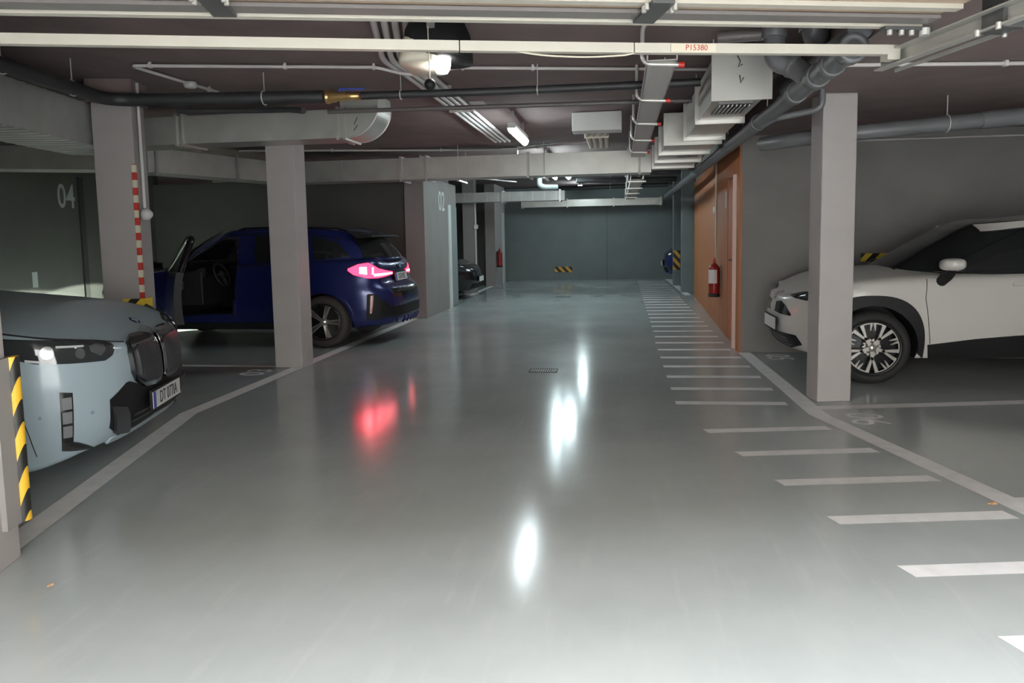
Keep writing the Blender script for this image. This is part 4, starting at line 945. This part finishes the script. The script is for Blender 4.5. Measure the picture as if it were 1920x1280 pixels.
    q1.build('emblem_white', 'drl', e, True); q2.build('emblem_blue', 'roundel_blue', e, True)
    return car
build_suv()

# ---- blue SUV with open door ----------------------------------------------------
def build_blue():
    car = thing('car', 'dark blue SUV with its driver door open and red tail lamps lit', 'car', (-5.17, 9.97, 0), PI)
    xf, xr, W = 2.25, -2.25, .922
    b = Body(xf, xr, W, [(2.25, .80), (2.1, .90), (1.7, .985), (1.1, 1.06), (.5, 1.09), (-1.5, 1.16), (-2.05, 1.17), (-2.25, 1.15)], [(-2.25, .29), (-1.9, .27), (-1.2, .24), (1.6, .24), (2.25, .27)],
             [(.24, .10), (.4, .0), (.7, .02), (.9, .09)], [(.24, .09), (.33, .035), (.5, .012), (.72, 0), (.95, .025), (1.17, .075)],
             [(.27, .07), (.33, .02), (.42, 0), (.60, .0), (.70, .012), (.78, .05), (.83, .13), (.9, .165), (1.02, .175), (1.08, .19), (1.17, .25)], xc=-.1, ef=(8, 3), er=(9, 3.2), r=.045, crown=.05)
    CB['blue'] = (car, b); bo = b.solid('body', 'paint_blue', car)
    h = House((1.28, -2.08, .80), (.48, -1.72, .60), [(1.3, 1.06), (-2.1, 1.16)], [(.5, 1.565), (-.4, 1.605), (-1.2, 1.575), (-1.72, 1.525)], bulge=.035, crown=.035, eb=(4.5, 2.4), et=(5, 2.4))
    ro = h.part('roof', 'paint_blue', car, -.04, 2, True)
    # cabin: opening in the near (left) side, hollow, window holes
    op = [(.90, .44), (.93, 1.05), (.70, 1.20), (.20, 1.475), (-.02, 1.49), (-.08, 1.02), (-.02, .46)]
    m_side = mat_axes((0, 0, 0), (1, 0, 0), (0, 0, 1), (0, -1, 0))
    c1 = MB().prism(op, -1.2, -.50, m_side).build('c1', 'cabin', car, True)
    cav = [(1.0, .40), (1.0, .95), (.42, 1.44), (-.4, 1.50), (-1.3, 1.46), (-1.5, 1.15), (-1.5, .40)]
    c2 = MB().prism(cav, -.60, .60, m_side).build('c2', 'cabin', car, True)
    fw = [(.66, 1.12), (.16, 1.45), (-.25, 1.47), (-.28, 1.12)]
    c3 = MB().prism(fw, .4, 1.2, m_side).build('c3', 'cabin', car, True)
    ws = [(-.62, 1.15), (.62, 1.15), (.50, 1.46), (-.50, 1.46)]
    c4 = MB().prism(ws, .3, 1.6, mat_axes((0, 0, 0), (0, 1, 0), (0, 0, 1), (1, 0, 0))).build('c4', 'cabin', car, True)
    cut = arches(car, (1.40, -1.29), W, .385, .345)
    boolean(bo, [c1, c2, cut]); boolean(ro, [c1, c2, c3, c4]); drop([c1, c2, c3, c4, cut])
    mb = MB(); patch(mb, h, [(-.68, 1.10), (.68, 1.10)], [(-.54, 1.50), (.54, 1.50)], 'F', 20, 8, .004, .004); mb.build('windscreen', 'glass_tint', car, True)
    mb = MB(); patch(mb, h, [(.74, 1.10), (-.26, 1.13)], [(.12, 1.47), (-.24, 1.49)], 'R', 16, 8, .004, .004); mb.build('front_window', 'glass_tint', car, True)
    for sd in ('L', 'R'):
        mb = MB(); patch(mb, h, [(-.32, 1.13), (-1.10, 1.16)], [(-.28, 1.50), (-1.02, 1.48)], sd, 16, 8, .004, .015); mb.build('rear_window', 'glass_dark', car, True)
        mb = MB(); patch(mb, h, [(-1.16, 1.165), (-1.62, 1.20)], [(-1.08, 1.48), (-1.44, 1.40)], sd, 14, 8, .004, .015); mb.build('quarter_window', 'glass_dark', car, True)
        s = 1 if sd == 'L' else -1
        mb = MB(); band(mb, h, [(.80, 1.10), (.40, 1.36), (.1, 1.512), (-.5, 1.535), (-1.1, 1.505), (-1.5, 1.43)], .014, sd, .005, .01); mb.build('window_trim', 'gloss_black', car, True)
        rl = MB(); rl.tube([(.0, s * .585, 1.585), (-.1, s * .58, 1.612), (-.8, s * .57, 1.612), (-1.4, s * .555, 1.578), (-1.55, s * .55, 1.54)], .014, 8); rl.build('roof_rail', 'gloss_black', car, True)
        mb = MB(); band(mb, b, [(-1.02, .75), (-1.0, 1.1)] if False else [(-.06, .42), (-.12, 1.08)], .006, sd, .002, .004); band(mb, b, [(-1.0, .72), (-1.02, 1.12)], .006, sd, .002, .004); mb.build('panel_gap', 'rubber', car, True)
        mb = MB(); patch(mb, b, [(.96, .245), (-.86, .255)], [(.96, .335), (-.86, .345)], sd, 30, 4, .010, .02); mb.build('sill_trim', 'gloss_black', car, True)
        # arch lips
        for x in (1.40, -1.29):
            a = np.linspace(.02, PI - .02, 30); mb = MB(); patch(mb, b, [(x + .384 * math.cos(t), .345 + .384 * math.sin(t)) for t in a], [(x + .425 * math.cos(t), .345 + .425 * math.sin(t)) for t in a], sd, 30, 4, .012, .03); mb.build('arch_trim', 'paint_blue', car, True)
        # tail lamp
        S = lambda pts: [(s * q, z) for q, z in pts]
        mb = MB(); patch(mb, b, S([(.33, .945), (.60, .925), (.85, .912), (.98, .915), (1.18, .965), (1.257, 1.02)]), S([(.33, .98), (.60, 1.005), (.80, 1.035), (.89, 1.075), (.976, 1.118), (1.12, 1.10), (1.257, 1.045)]), 'sB', 36, 8, .010, .03)
        tl = mb.build('tail_lamp', 'tail', car, True)
        mb = MB(); patch(mb, b, S([(.36, .952), (.60, .945), (.90, .938)]), S([(.36, .965), (.60, .970), (.90, .968)]), 'sB', 20, 3, .014, .008)
        patch(mb, b, S([(1.0, .965), (1.10, .98)]), S([(1.0, 1.06), (1.10, 1.06)]), 'sB', 10, 5, .014, .008); patch(mb, b, S([(.905, .965), (.93, .965)]), S([(.90, 1.05), (.92, 1.055)]), 'sB', 5, 5, .014, .008); mb.build('light_guide', 'tail_hot', tl, True)
        # corner vent with upright reflector
        mb = MB(); patch(mb, b, S([(.66, .40), (.80, .375), (.93, .36), (1.03, .385)]), S([(.66, .54), (.80, .62), (.90, .705), (.985, .715), (1.01, .70)]), 'sB', 22, 8, .006, .02); cvn = mb.build('corner_vent', 'blackplastic', car, True)
        mb = MB(); patch(mb, b, S([(.945, .45), (.985, .45)]), S([(.925, .69), (.965, .69)]), 'sB', 4, 8, .014, .012); mb.build('upright_reflector', 'reflector', cvn, True)
        mb = MB(); patch(mb, b, S([(.962, .455), (.974, .455)]), S([(.942, .685), (.954, .685)]), 'sB', 3, 8, .018, .006); mb.build('reflector_edge', 'drl', cvn, True)
    for x in (1.40, -1.29):
        for s in (-1, 1): wheel(car, x, s * .80, .345, .235, .236, 'double5', s, 'tyre_brown', 'alloy_dark' if x > 0 else 'alloy')
    # tail
    mb = MB(); patch(mb, h, [(-.62, 1.185), (0, 1.165), (.62, 1.185)], [(-.53, 1.455), (0, 1.48), (.53, 1.455)], 'B', 24, 10, .005, .015); rw = mb.build('rear_screen', 'glass_dark', car, True)
    sp = MB(); P = []
    for yy in np.linspace(-.60, .60, 17):
        c = 1 - (yy / .62) ** 2 * .30; P.append([(-1.55, yy, 1.515 + .03 * c), (-1.84 - .08 * c, yy, 1.455 + .03 * c), (-1.85 - .08 * c, yy, 1.43 + .03 * c), (-1.70, yy, 1.42 + .03 * c), (-1.55, yy, 1.515 + .03 * c)])
    sp.grid(P); sp.add(P[0][:4], [(0, 1, 2, 3)]); sp.add(P[-1][:4], [(0, 1, 2, 3)]); sp.build('roof_spoiler', 'blackplastic', car, True)
    mb = MB(); patch(mb, b, [(-.68, .385), (0, .395), (.68, .385)], [(-.66, .525), (0, .54), (.66, .525)], 'sB', 30, 6, .008, .02); mb.build('bumper_insert', 'blackplastic', car, True)
    mb = MB(); patch(mb, b, [(-.60, .655), (.60, .655)], [(-.62, .765), (.62, .765)], 'sB', 24, 5, .004, .02); mb.build('bumper_band', 'gloss_black', car, True)
    mb = MB(); patch(mb, b, [(-.50, .295), (.50, .295)], [(-.55, .37), (.55, .37)], 'sB', 24, 4, .012, .02)
    for k in range(5): yy = -.32 + .16 * k; band(mb, b, [(yy, .29), (yy, .37)], .014, 'sB', .03, .02, 6)
    mb.build('diffuser', 'paint_blue', car, True)
    mb = MB(); band(mb, b, [(-.62, .80), (0, .805), (.62, .80)], .007, 'sB', .002, .004); band(mb, b, [(-.40, .86), (.40, .86)], .01, 'sB', .004, .01); mb.build('tailgate_gap', 'rubber', car, True)
    car_plate(car, (xr + .135, .04, .905), (-1, 0, .12), (.12, 0, 1), '5576 MZL', blue=True, sx=.7, size=.105)
    e = MB(); mm = mat_axes((xr + .165, 0, 1.045), (0, -1, 0), (.15, 0, 1), (-1, 0, .15)); e.lathe([(0, .006), (.038, .006), (.04, 0)], 24, mm); eo = e.build('tailgate_emblem', 'gloss_black', car, True)
    q1, q2 = MB(), MB()
    for k in range(4): (q1 if k % 2 else q2).prism([(0, 0)] + [(.024 * math.cos(a), .024 * math.sin(a)) for a in np.linspace(k * PI / 2, (k + 1) * PI / 2, 8)], .006, .008, mm)
    q1.build('emblem_white', 'drl', eo, True); q2.build('emblem_blue', 'roundel_blue', eo, True)
    # front lamps (turned away from the view; they light the wall)
    for s in (-1, 1):
        S = lambda pts: [(s * q, z) for q, z in pts]
        mb = MB(); patch(mb, b, S([(.48, .68), (.95, .70)]), S([(.48, .76), (.95, .79)]), 'sF', 16, 5, .006, .02); mb.build('headlamp', 'lens', car, True)
        mb = MB(); patch(mb, b, S([(.04, .44), (.36, .48)]), S([(.04, .74), (.38, .72)]), 'sF', 14, 6, .012, .02); mb.build('kidney_grille', 'gloss_black', car, True)
    mirror_part(car, .74, -1.02, 1.13, -1, 'paint_blue')
    # interior
    d = MB(); d.bb((.60, -.58, .55), (1.0, .58, 1.02)); d.tube([(.62, -.55, 1.0), (.62, .55, 1.0)], .07, 12); db_ = d.build('dashboard', 'cabin', car, True, bevel=.02)
    s_ = MB(); s_.bb((.545, -.05, .97), (.56, .55, 1.10)); s_.build('display', 'glass_dark', db_, True)
    st = MB(); m = Matrix.Translation((.42, .37, .96)) @ Matrix.Rotation(R(-68), 4, 'Y'); st.lathe([(.172 + .014 * math.cos(a), .014 * math.sin(a)) for a in np.linspace(0, 2 * PI, 9)], 36, m)
    for a in (0, PI, -PI / 2): st.bar(m @ Vector((0, 0, 0)), m @ Vector((.17 * math.sin(a), .17 * math.cos(a), 0)), .03, .018)
    st.lathe([(0, .02), (.05, .018), (.06, 0), (0, -.02)], 20, m); sw = st.build('steering_wheel', 'cabin', car, True)
    tr = MB()
    for a in (0, PI, -PI / 2): tr.bar(m @ Vector((.06 * math.sin(a), .06 * math.cos(a), .018)), m @ Vector((.15 * math.sin(a), .15 * math.cos(a), .012)), .016, .006)
    tr.build('spoke_trim', 'cabin_trim', sw, True)
    for s in (-1, 1):
        q = MB(); q.bb((-.38, s * .37 - .25, .50), (.14, s * .37 + .25, .68)); mm = Matrix.Translation((-.42, s * .37, .95)) @ Matrix.Rotation(R(-16), 4, 'Y'); q.box(None, (.14, .48, .66), mtx=mm); q.box(None, (.10, .26, .2), mtx=Matrix.Translation((-.54, s * .37, 1.36)) @ Matrix.Rotation(R(-16), 4, 'Y'))
        q.build('seat', 'cabin', car, True, bevel=.05)
    im = MB(); im.bb((.30, -.10, 1.36), (.34, .12, 1.42)); im.build('rear_view_mirror', 'cabin', car, True, bevel=.01)
    # open driver door: hinge at x = .83 on the left side, swung out 50 degrees
    hinge = Vector((.95, .895, 0)); ang = R(50)
    mD = Matrix.Translation(hinge) @ Matrix.Rotation(-ang, 4, 'Z') @ Matrix.Translation(-hinge)
    D = lambda x, y, z: mD @ Vector((x, y, z))
    outl = [(.83, .36), (.84, 1.04), (-.22, 1.06), (-.18, .40)]
    def ys(x, z): return b.S(*[np.array(k) for k in b.inv([(x, z)], (0, 2), 'L')])[0][1]
    nx_, nz_ = 16, 12; Po = np.zeros((nx_, nz_, 3)); Pi = np.zeros((nx_, nz_, 3))
    for i, tx in enumerate(np.linspace(0, 1, nx_)):
        for j, tz in enumerate(np.linspace(0, 1, nz_)):
            x = (.94 * (1 - tx) - .03 * tx) * (1 - tz) + (.95 * (1 - tx) - .06 * tx) * tz; z = (.36 * (1 - tx) + .40 * tx) * (1 - tz) + (1.04 * (1 - tx) + 1.06 * tx) * tz
            y = ys(x, z); Po[i, j] = D(x, y, z); Pi[i, j] = D(x, y - .09, z)
    mb = MB().grid(Po); mbe = MB(); ring = [(i, 0) for i in range(nx_)] + [(nx_ - 1, j) for j in range(1, nz_)] + [(i, nz_ - 1) for i in range(nx_ - 2, -1, -1)] + [(0, j) for j in range(nz_ - 2, 0, -1)]; n = len(ring)
    mbe.add([Po[r] for r in ring] + [Pi[r] for r in ring], [(i, (i + 1) % n, n + (i + 1) % n, n + i) for i in range(n)])
    dr = mb.build('open_door', 'paint_blue', car, True); mbe.build('door_edge', 'cabin', dr, True)
    MB().grid(Pi).build('inner_panel', 'cabin', dr, True)
    fr = MB(); top = [(.90, 1.05), (.70, 1.19), (.22, 1.475), (.0, 1.49), (-.06, 1.06)]
    P3 = [D(x, ys(x, 1.04) - .05 - max(0, z - 1.05) * .38, z) for x, z in top]; fr.tube(smooth_path(P3, .08), .042, 8); fr.build('window_frame', 'gloss_black', dr, True)
    gl = MB().add(P3, [tuple(range(len(P3)))]); gl.build('window_pane', mat('door_glass', (.012, .014, .014), .45, spec=.2), dr, True)
    tr = MB(); tr.tube([D(.42, ys(.4, .8) - .115, .80), D(.12, ys(.1, .8) - .12, .84), D(.04, ys(.04, .9) - .11, .93)], .014, 8); tr.tube([D(.74, ys(.7, .85) - .10, .86), D(.54, ys(.5, .85) - .105, .88)], .012, 8); tr.build('inner_handle', 'cabin_trim', dr, True)
    mp = D(.82, 1.03, 1.12); mi = mirror_part(car, mp.x, mp.y, mp.z, 1, 'gloss_black', (.12, .2, .13), False); mi.parent = dr
    MB().box(None, (.006, .15, .09), mtx=Matrix.Translation((mp.x - .056, mp.y, mp.z)) @ Matrix.Rotation(-.2, 4, 'Z')).build('mirror_glass', 'chrome', dr, True)
    return car
build_blue()

# ---- white crossover on the right ------------------------------------------------
def build_white():
    car = thing('car', 'white crossover with black wheel arches parked behind the right pillar', 'car', (3.67, 7.945, 0), PI)
    xf, xr, W = 2.07, -2.09, .885
    b = Body(xf, xr, W, [(2.07, .80), (1.95, .87), (1.6, .955), (1.2, .99), (.8, 1.01), (.3, 1.02), (-1.5, 1.08), (-2.09, 1.0)], [(-2.09, .32), (-1.5, .26), (1.4, .24), (1.75, .25), (2.09, .27)],
             [(.24, .12), (.33, .06), (.42, .02), (.52, 0), (.62, .012), (.72, .03), (.8, .05), (.9, .09)], [(.22, .07), (.36, .03), (.5, .012), (.7, 0), (.9, .03), (1.05, .085)], [(.25, .1), (.5, 0), (1.0, .12)], xc=.2, ef=(7.5, 2.9), er=(8, 3), r=.06, crown=.075, marg=.45)
    CB['white'] = (car, b); bo = b.solid('body', 'paint_white', car); cut = arches(car, (1.335, -1.225), W, .395, .342); boolean(bo, [cut]); drop([cut])
    h = House((1.16, -1.95, .775), (.34, -1.55, .585), [(1.2, 1.0), (-2, 1.07)], [(.34, 1.47), (-.5, 1.53), (-1.55, 1.46)], bulge=.03, crown=.04, eb=(4, 2.3), et=(5, 2.4))
    h.part('windows', 'glass_dark', car, -.04, .90, False); h.part('roof', 'gloss_black', car, .90, 2, False)
    for sd, s in (('L', 1), ('R', -1)):
        S = lambda pts: [(s * q, z) for q, z in pts]
        # wheel arch cladding, rather square
        for x in (1.335, -1.225):
            a = np.linspace(-.12, PI + .12, 40)
            def sq(rx, rz, k): return [(x + rx * np.sign(math.cos(t)) * abs(math.cos(t)) ** k, .342 + rz * np.sign(math.sin(t)) * abs(math.sin(t)) ** k) for t in a]
            mb = MB(); patch(mb, b, [(x + .392 * math.cos(t), .342 + .392 * math.sin(t)) for t in a], sq(.447, .487, .76), sd, 40, 5, .014, .03); mb.build('arch_cladding', 'blackplastic', car, True)
        mb = MB(); patch(mb, b, [(.84, .245), (-.80, .27)], [(.86, .372), (.72, .392), (.45, .430), (.08, .465), (-.80, .49)], sd, 30, 5, .012, .02); mb.build('sill_cladding', 'blackplastic', car, True)
        mb = MB(); band(mb, b, [(.838, .382), (.86, .55), (.892, .80), (.87, .98)], .006, sd, .002, .004); band(mb, b, [(-.16, .42), (-.14, 1.02)], .006, sd, .002, .004); mb.build('panel_gap', 'rubber', car, True)
        mb = MB(); patch(mb, b, [(.155, .905), (-.02, .915)], [(.155, .935), (-.02, .945)], sd, 8, 3, .022, .02); mb.build('door_handle', 'paint_white', car, True)
        mb = MB(); patch(mb, h, [(.80, 1.035), (-.1, 1.06)], [(.34, 1.385), (-.08, 1.425)], sd, 24, 8, .004, .006); mb.build('side_window', 'glass_dark', car, True)
        # headlamp
        mb = MB(); patch(mb, b, S([(.41, .803), (.55, .785), (.73, .770), (1.06, .79)]), S([(.41, .812), (.52, .838), (.71, .852), (1.06, .862)]), 'sF', 28, 6, .005, .02); hl = mb.build('headlamp', 'lens', car, True)
        mb = MB(); patch(mb, b, S([(.68, .80), (.80, .79)]), S([(.68, .812), (.80, .804)]), 'sF', 6, 2, .008, .006); mb.build('lamp_reflector', 'lens_grey', hl, True)
        mb = MB(); patch(mb, b, S([(.50, .842), (.71, .858), (1.04, .868)]), S([(.50, .850), (.71, .868), (1.04, .878)]), 'sF', 14, 2, .008, .008); mb.build('lamp_brow', 'drl', hl, True)
        mb = MB(); lens_disc(mb, b, s * .79, .725, .03, eps=.006); mb.build('fog_lamp', 'drl', car, True)
        # upper grille half
        mb = MB(); patch(mb, b, S([(.11, .615), (.35, .605), (.545, .608)]), S([(.11, .715), (.28, .735), (.42, .70), (.545, .625)]), 'sF', 20, 7, .005, .02); mb.build('grille', 'gloss_black', car, True)
        mirror_part(car, .72, s * .975, 1.115 if s > 0 else 1.05, s, 'paint_white' if s > 0 else 'gloss_black', (.19, .25, .115) if s > 0 else (.12, .2, .10))
        mb = MB(); band(mb, h, [(.30, 1.432), (-.05, 1.464), (-.5, 1.478), (-1.3, 1.425)], .055, sd, .012, .02); mb.build('roof_rail', 'paint_white', car, True)
    mb = MB(); patch(mb, b, [(-.665, .33), (-.44, .275), (0, .275), (.44, .275), (.665, .33)], [(-.66, .35), (-.61, .425), (0, .415), (.61, .425), (.66, .35)], 'sF', 34, 7, .006, .03); lg = mb.build('lower_grille', 'blackplastic', car, True)
    mb = MB()
    for z in (.31, .345, .38): band(mb, b, [(-.46, z), (.46, z)], .01, 'sF', .012, .01)
    mb.build('grille_bars', 'grille_slat', lg, True)
    mb = MB(); lens_disc(mb, b, 0, .78, .05, eps=.012); mb.build('nose_emblem', 'chrome', car, True)
    for x in (1.335, -1.225):
        for s in (-1, 1): wheel(car, x, s * .775, .342, .215, .245, 'y5', s)
    car_plate(car, (xf + .02, .04, .50), (1, 0, .05), (0, 0, 1), '', blue=False, h=.12)
    w = MB(); w.tube([(1.02, .45, 1.055), (.98, -.1, 1.085)], .01, 6); w.tube([(1.05, -.05, 1.065), (.98, -.5, 1.06)], .01, 6); w.build('wipers', 'blackplastic', car, True)
    return car
build_white()

# ---- distant parked cars ---------------------------------------------------------
def build_plain(label, loc, rz, pm, plate_txt=False, low=0.0):
    car = thing('car', label, 'car', loc, rz); xf, xr, W = 2.2, -2.2, .90
    b = Body(xf, xr, W, [(2.2, .70), (2.0, .80), (1.2, .93), (.7, .97), (-1.5, 1.03), (-2.2, .96)], [(-2.2, .28), (0, .22), (2.2, .22)], [(.2, .10), (.45, 0), (.75, .07)], [(.2, .08), (.6, 0), (1.05, .08)], [(.2, .08), (.5, 0), (1, .12)], ef=(7, 2.8), r=.05, crown=.07)
    bo = b.solid('body', pm, car); cut = arches(car, (1.35, -1.3), W, .37, .33); boolean(bo, [cut]); drop([cut])
    h = House((1.05, -1.95, .78), (.15, -1.3, .58), [(1.1, .96), (-2, 1.02)], [(.15, 1.39), (-.5, 1.43), (-1.3, 1.38)], crown=.04, eb=(4, 2.4), et=(5, 2.4))
    h.part('windows', 'glass_dark', car, -.04, .9, False); h.part('roof', pm, car, .9, 2, False)
    for s in (-1, 1):
        S = lambda pts: [(s * q, z) for q, z in pts]
        mb = MB(); patch(mb, b, S([(.50, .62), (.98, .67)]), S([(.50, .69), (.98, .76)]), 'sF', 14, 4, .006, .02); hl = mb.build('headlamp', 'lens', car, True)
        mb = MB(); patch(mb, b, S([(.60, .655), (.72, .67)]), S([(.60, .685), (.72, .705)]), 'sF', 6, 3, .010, .006); mb.build('lamp_reflector', 'farlight', hl, True)
        mb = MB(); patch(mb, b, S([(.62, .30), (.85, .32)]), S([(.62, .40), (.85, .42)]), 'sF', 8, 4, .006, .02); mb.build('bumper_vent', 'gloss_black', car, True)
        mirror_part(car, .62, s * .98, 1.02, s, pm)
        for x in (1.35, -1.3): wheel(car, x, s * .79, .33, .22, .23, 'spoke', s)
    mb = MB(); patch(mb, b, [(-.42, .42), (.42, .42)], [(-.46, .66), (.46, .66)], 'sF', 20, 6, .006, .02); mb.build('grille', 'gloss_black', car, True)
    mb = MB(); patch(mb, b, [(-.55, .25), (.55, .25)], [(-.5, .37), (.5, .37)], 'sF', 20, 5, .006, .02); mb.build('lower_grille', 'blackplastic', car, True)
    car_plate(car, (xf + .02, 0, .46), (1, 0, 0), (0, 0, 1), '', blue=False)
    return car
build_plain('black car nosing out beyond the 02 partition', (-5.38, 16.55, 0), 0, 'paint_black')
build_plain('dark grey car behind the far left dark pillar', (-5.95, 19.2, 0), 0, 'paint_darkgrey')
build_plain('distant dark blue car peeking from behind the far right pillar', (3.47, 21.55, 0), PI, 'paint_farblue').scale = (1, 1, 1.22)

# ------------------------------------------------------------------ light
def area(name, loc, rot, sx, sy, power, col=(1, 1, 1), portal=False):
    l = bpy.data.lights.new(name, 'AREA'); l.shape = 'RECTANGLE'; l.size, l.size_y = sx, sy; l.energy = power; l.color = col
    o = bpy.data.objects.new(name, l); COL.objects.link(o); o.location = loc; o.rotation_euler = rot
    if portal: l.cycles.is_portal = True
    return o
w = bpy.data.worlds.new('world'); SC.world = w; w.use_nodes = True
w.node_tree.nodes['Background'].inputs['Color'].default_value = (.93, .97, 1, 1)
w.node_tree.nodes['Background'].inputs['Strength'].default_value = 55.0
# daylight enters through the open garage door behind the camera
pc = ef((DL + DR) / 2, DB - .22, 1.27)
area('door_daylight_portal', pc, (R(90), 0, R(15)), DR - DL, 2.54, 1, portal=True)
struct(poly_prism('ground', [ef(-16, -16), ef(16, -16), ef(16, DB - .3), ef(-16, DB - .3)], -.25, -.01, noisy(mat('asphalt', (.30, .30, .29), .9), 8, .2)), 'asphalt forecourt outside the garage door', 'ground')
struct(MB().box(ef(.7, -10, 3.2), (30, .4, 8.0), R(15)).build('sky_blocker_wall', noisy(mat('sky_blocker_grey', (.34, .33, .31), .9), 4, .1)), 'unseen plain wall added across the forecourt to block the low sky', 'light blocker')  # unseen wall, added so low sky light does not reach the pillars and cars
# dipped beams of the blue car on the wall at the head of its bay
for s, y in ((-1, 10.62), (1, 9.32)):
    for nm, e, sz, bl, tilt in (('dipped_beam', 240, 150, .06, 72), ('beam_spill', 3, 170, 1.0, 30)):
        l = bpy.data.lights.new(nm, 'SPOT'); l.energy = e; l.color = (.90, 1, .84); l.spot_size = R(sz); l.spot_blend = bl; l.shadow_soft_size = .02
        o = bpy.data.objects.new(nm, l); COL.objects.link(o); o.location = (-7.50, y, .74); o.rotation_euler = (R(90 - tilt), 0, R(90))

# ------------------------------------------------------------------ camera and render look
cam = bpy.data.cameras.new('camera'); co = bpy.data.objects.new('camera', cam); COL.objects.link(co); SC.camera = co
F_PX, CY = 1358.0, 567.0
yaw, pitch, roll = R(-8.423), R(5.328), R(1.051)
fw = Vector((math.sin(yaw) * math.cos(pitch), math.cos(yaw) * math.cos(pitch), -math.sin(pitch))); rt = Vector((math.cos(yaw), -math.sin(yaw), 0)); dn = fw.cross(rt)
r2 = rt * math.cos(roll) + dn * math.sin(roll); d2_ = dn * math.cos(roll) - rt * math.sin(roll)
m = Matrix((r2, -d2_, -fw)).transposed().to_4x4(); m.translation = (0, 0, 1.45); co.matrix_world = m
cam.sensor_fit = 'HORIZONTAL'; cam.sensor_width = 36; cam.lens = F_PX * 36 / 1920; cam.shift_y = (CY - 640) / 1920 ; cam.clip_start = .05; cam.clip_end = 200
SC.view_settings.view_transform = 'Standard'; SC.view_settings.look = 'None'; SC.view_settings.gamma = 1; SC.view_settings.use_curve_mapping = False
SC.view_settings.exposure = 0.0
SC.cycles.use_denoising = True; SC.cycles.max_bounces = 8; SC.cycles.diffuse_bounces = 5; SC.cycles.glossy_bounces = 4; SC.cycles.caustics_reflective = False; SC.cycles.caustics_refractive = False
SC.cycles.sample_clamp_indirect = 6
